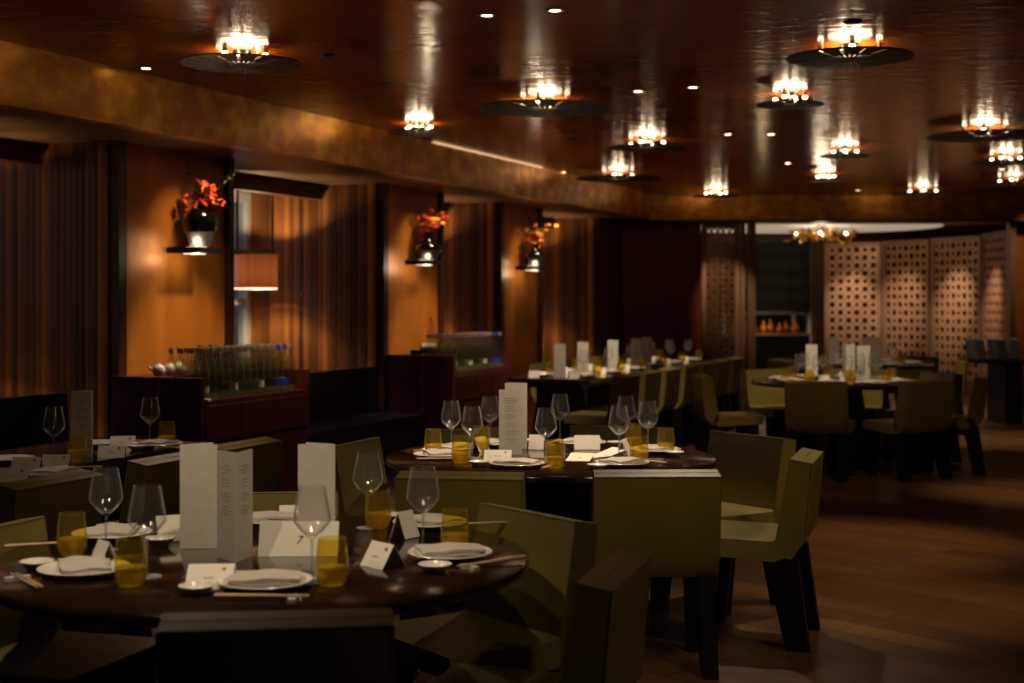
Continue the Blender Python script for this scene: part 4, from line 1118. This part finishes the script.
screen(E_, D_, .22, 2.40, 'pierced copper lattice screen beside the window with the black blind', g)
screen((6.04, 23.17), (6.56, 22.35), .22, 2.41, 'pierced copper lattice screen, second from the window', g)
screen((6.58, 22.3), (7.0, 21.22), .22, 2.42, 'pierced copper lattice screen, third from the window', g)
screen((7.01, 21.17), (6.99, 20.05), .22, 2.44, 'pierced copper lattice screen closest to the leaning wine books', g)
screen((2.60, 19.5), (3.12, 19.5), .04, 2.50, 'glittering pierced sliding screen against the dark back wall', None, ('sliding_lattice', 'lattice_frame'), False, .085, .030)
for x0, x1, n_, y0, y1 in ((3.13, 3.19, 0, 19.44, 19.54), (3.23, 3.33, 1, 19.42, 19.56), (6.80, 6.88, 2, 19.42, 19.56)):
    bm = new(); box(bm, x0, x1, y0, y1, 0, 2.515); struct('trim_post_%d' % n_, bm, 'lattice_frame')

# chandelier of gold leaves
ch = empty('chandelier', (4.70, 21.6, 2.42)); tag(ch, 'gold chandelier of curled leaves under the white ceiling tray', 'chandelier')
rnd = random.Random(11)
bm = new(); tube(bm, [(0, 0, .0), (0, 0, .157)], .012); lathe(bm, [(0, .145), (.08, .145), (.08, .157), (0, .157)], 20); obj('stem', bm, 'gold_foil', ch)
bm = new()
tube(bm, [(.42 * math.cos(2 * math.pi * k / 24), .42 * math.sin(2 * math.pi * k / 24), .02 * math.sin(k)) for k in range(25)], .01)
for k in range(4): tube(bm, [(0, 0, .05), (.42 * math.cos(R(90 * k)), .42 * math.sin(R(90 * k)), 0)], .008)
obj('ring', bm, 'gold_foil', ch)
for k in range(56):
    a = rnd.uniform(0, 6.28); r_ = rnd.uniform(.22, .52); c = Vector((r_ * math.cos(a), r_ * math.sin(a), rnd.uniform(-.09, .08)))
    M = Matrix.Rotation(a + rnd.uniform(-.8, .8), 3, 'Z') @ Matrix.Rotation(rnd.uniform(-1.2, 1.2), 3, 'Y') @ Matrix.Rotation(rnd.uniform(-1, 1), 3, 'X')
    bm = new(); s = rnd.uniform(.05, .09); rr = []
    for j, wv in enumerate((0, .6, .9, .6, 0)):
        x = (j - 2) / 2 * s; rr.append([bm.verts.new(c + M @ Vector((x, wv * s * .5 * q, .012 * abs(q) + .02 * (j - 2) ** 2 / 4))) for q in (-1, 0, 1)])
    for p, q in zip(rr, rr[1:]):
        for j in range(2): bm.faces.new((p[j], p[j + 1], q[j + 1], q[j]))
    bmesh.ops.remove_doubles(bm, verts=bm.verts, dist=1e-5)
    obj('gold_leaf', bm, 'gold_foil', ch, smooth=80)
for k in range(6):
    a = R(60 * k + 15); bm = new(); bmesh.ops.create_uvsphere(bm, u_segments=12, v_segments=8, radius=.02)
    obj('bulb', bm, 'bulb_small', ch, (.42 * math.cos(a), .42 * math.sin(a), .035), smooth=80)

# ------------------------------------------------------------------ host stand with leaning books
hs = empty('host_table', (6.05, 16.95, 0)); tag(hs, 'black host table with open middle beside the back wall', 'table')
bm = new(); box(bm, -.62, .9, -.35, .35, .72, .76); bevel(bm, .004, 1); obj('tabletop', bm, 'black_wood', hs)
for x in (-.18, .62):
    bm = new(); box(bm, x - .10, x + .10, -.32, .32, 0, .72); bevel(bm, .004, 1); obj('leg', bm, 'black_wood', hs)
bm = new(); box(bm, -.08, .52, -.28, .28, .10, .13); obj('stretcher', bm, 'black_wood', hs)
for k in range(5):
    root = empty('wine_book', (5.44 + k * .135, 16.84 + .015 * k, .762), R((-8, 5, -3, 9, -5)[k]))
    bm = new(); M = Matrix.Rotation(R(-20 - 5 * (k % 2)), 3, 'X'); obox(bm, M @ Vector((0, 0, .12)) + Vector((0, 0, .006)), (.054, .010, .12), M); bevel(bm, .002, 1); obj('cover', bm, 'wine_book', root)
    bm = new(); obox(bm, M @ Vector((.0, .0, .243)) + Vector((0, 0, .006)), (.05, .007, .003), M); obj('pages', bm, 'menu_paper', root)
    if k in (1, 2):
        bm = new(); obox(bm, M @ Vector((.0, -.0115, .06 + .02 * k)) + Vector((0, 0, .006)), (.03, .001, .035), M); obj('title_patch', bm, 'steel', root)
    tag(root, 'black wine book leaning in the row on the host table', 'book', 'wine books on the host table')
bm = new(); lathe(bm, [(0, 0), (.10, 0), (.11, .01), (.17, .07), (.19, .09), (.18, .09), (.10, .02), (0, .015)], 32)
o = obj('glass_bowl', bm, 'smoke_glass', None, (5.85, 17.12, .761), smooth=60); tag(o, 'wide shallow glass bowl behind the leaning wine books', 'bowl')
bm = new(); box(bm, -.14, .14, -.1, .1, 0, .03); bevel(bm, .004, 1)
o = obj('paper_stack', bm, 'paper', None, (6.45, 16.85, .761)); tag(o, 'white stack of paper on the host table beside the wine books', 'paper')

# ------------------------------------------------------------------ camera, world, view
cam = bpy.data.cameras.new('camera'); co = bpy.data.objects.new('camera', cam); link(co)
co.location = (0, 0, CAMZ); co.rotation_euler = (R(90), 0, 0)
cam.lens = 50; cam.sensor_width = 36; cam.shift_y = -(341.5 - HZ) / 1024; cam.clip_start = .05
cam.dof.use_dof = True; cam.dof.focus_distance = 5.6; cam.dof.aperture_fstop = 2.6
scn.camera = co
w = bpy.data.worlds.new('world'); scn.world = w; w.use_nodes = True
w.node_tree.nodes['Background'].inputs[0].default_value = (.35, .42, .55, 1); w.node_tree.nodes['Background'].inputs[1].default_value = .02
scn.view_settings.view_transform = 'Standard'; scn.view_settings.look = 'None'; scn.view_settings.gamma = 1
scn.view_settings.use_curve_mapping = False; scn.view_settings.exposure = 0
cy = scn.cycles
cy.use_denoising = True
try: cy.denoiser = 'OPENIMAGEDENOISE'
except Exception: pass
cy.max_bounces = 10; cy.transparent_max_bounces = 24; cy.diffuse_bounces = 4; cy.glossy_bounces = 4
cy.sample_clamp_indirect = 4; cy.caustics_reflective = False; cy.caustics_refractive = False
bpy.context.view_layer.update()
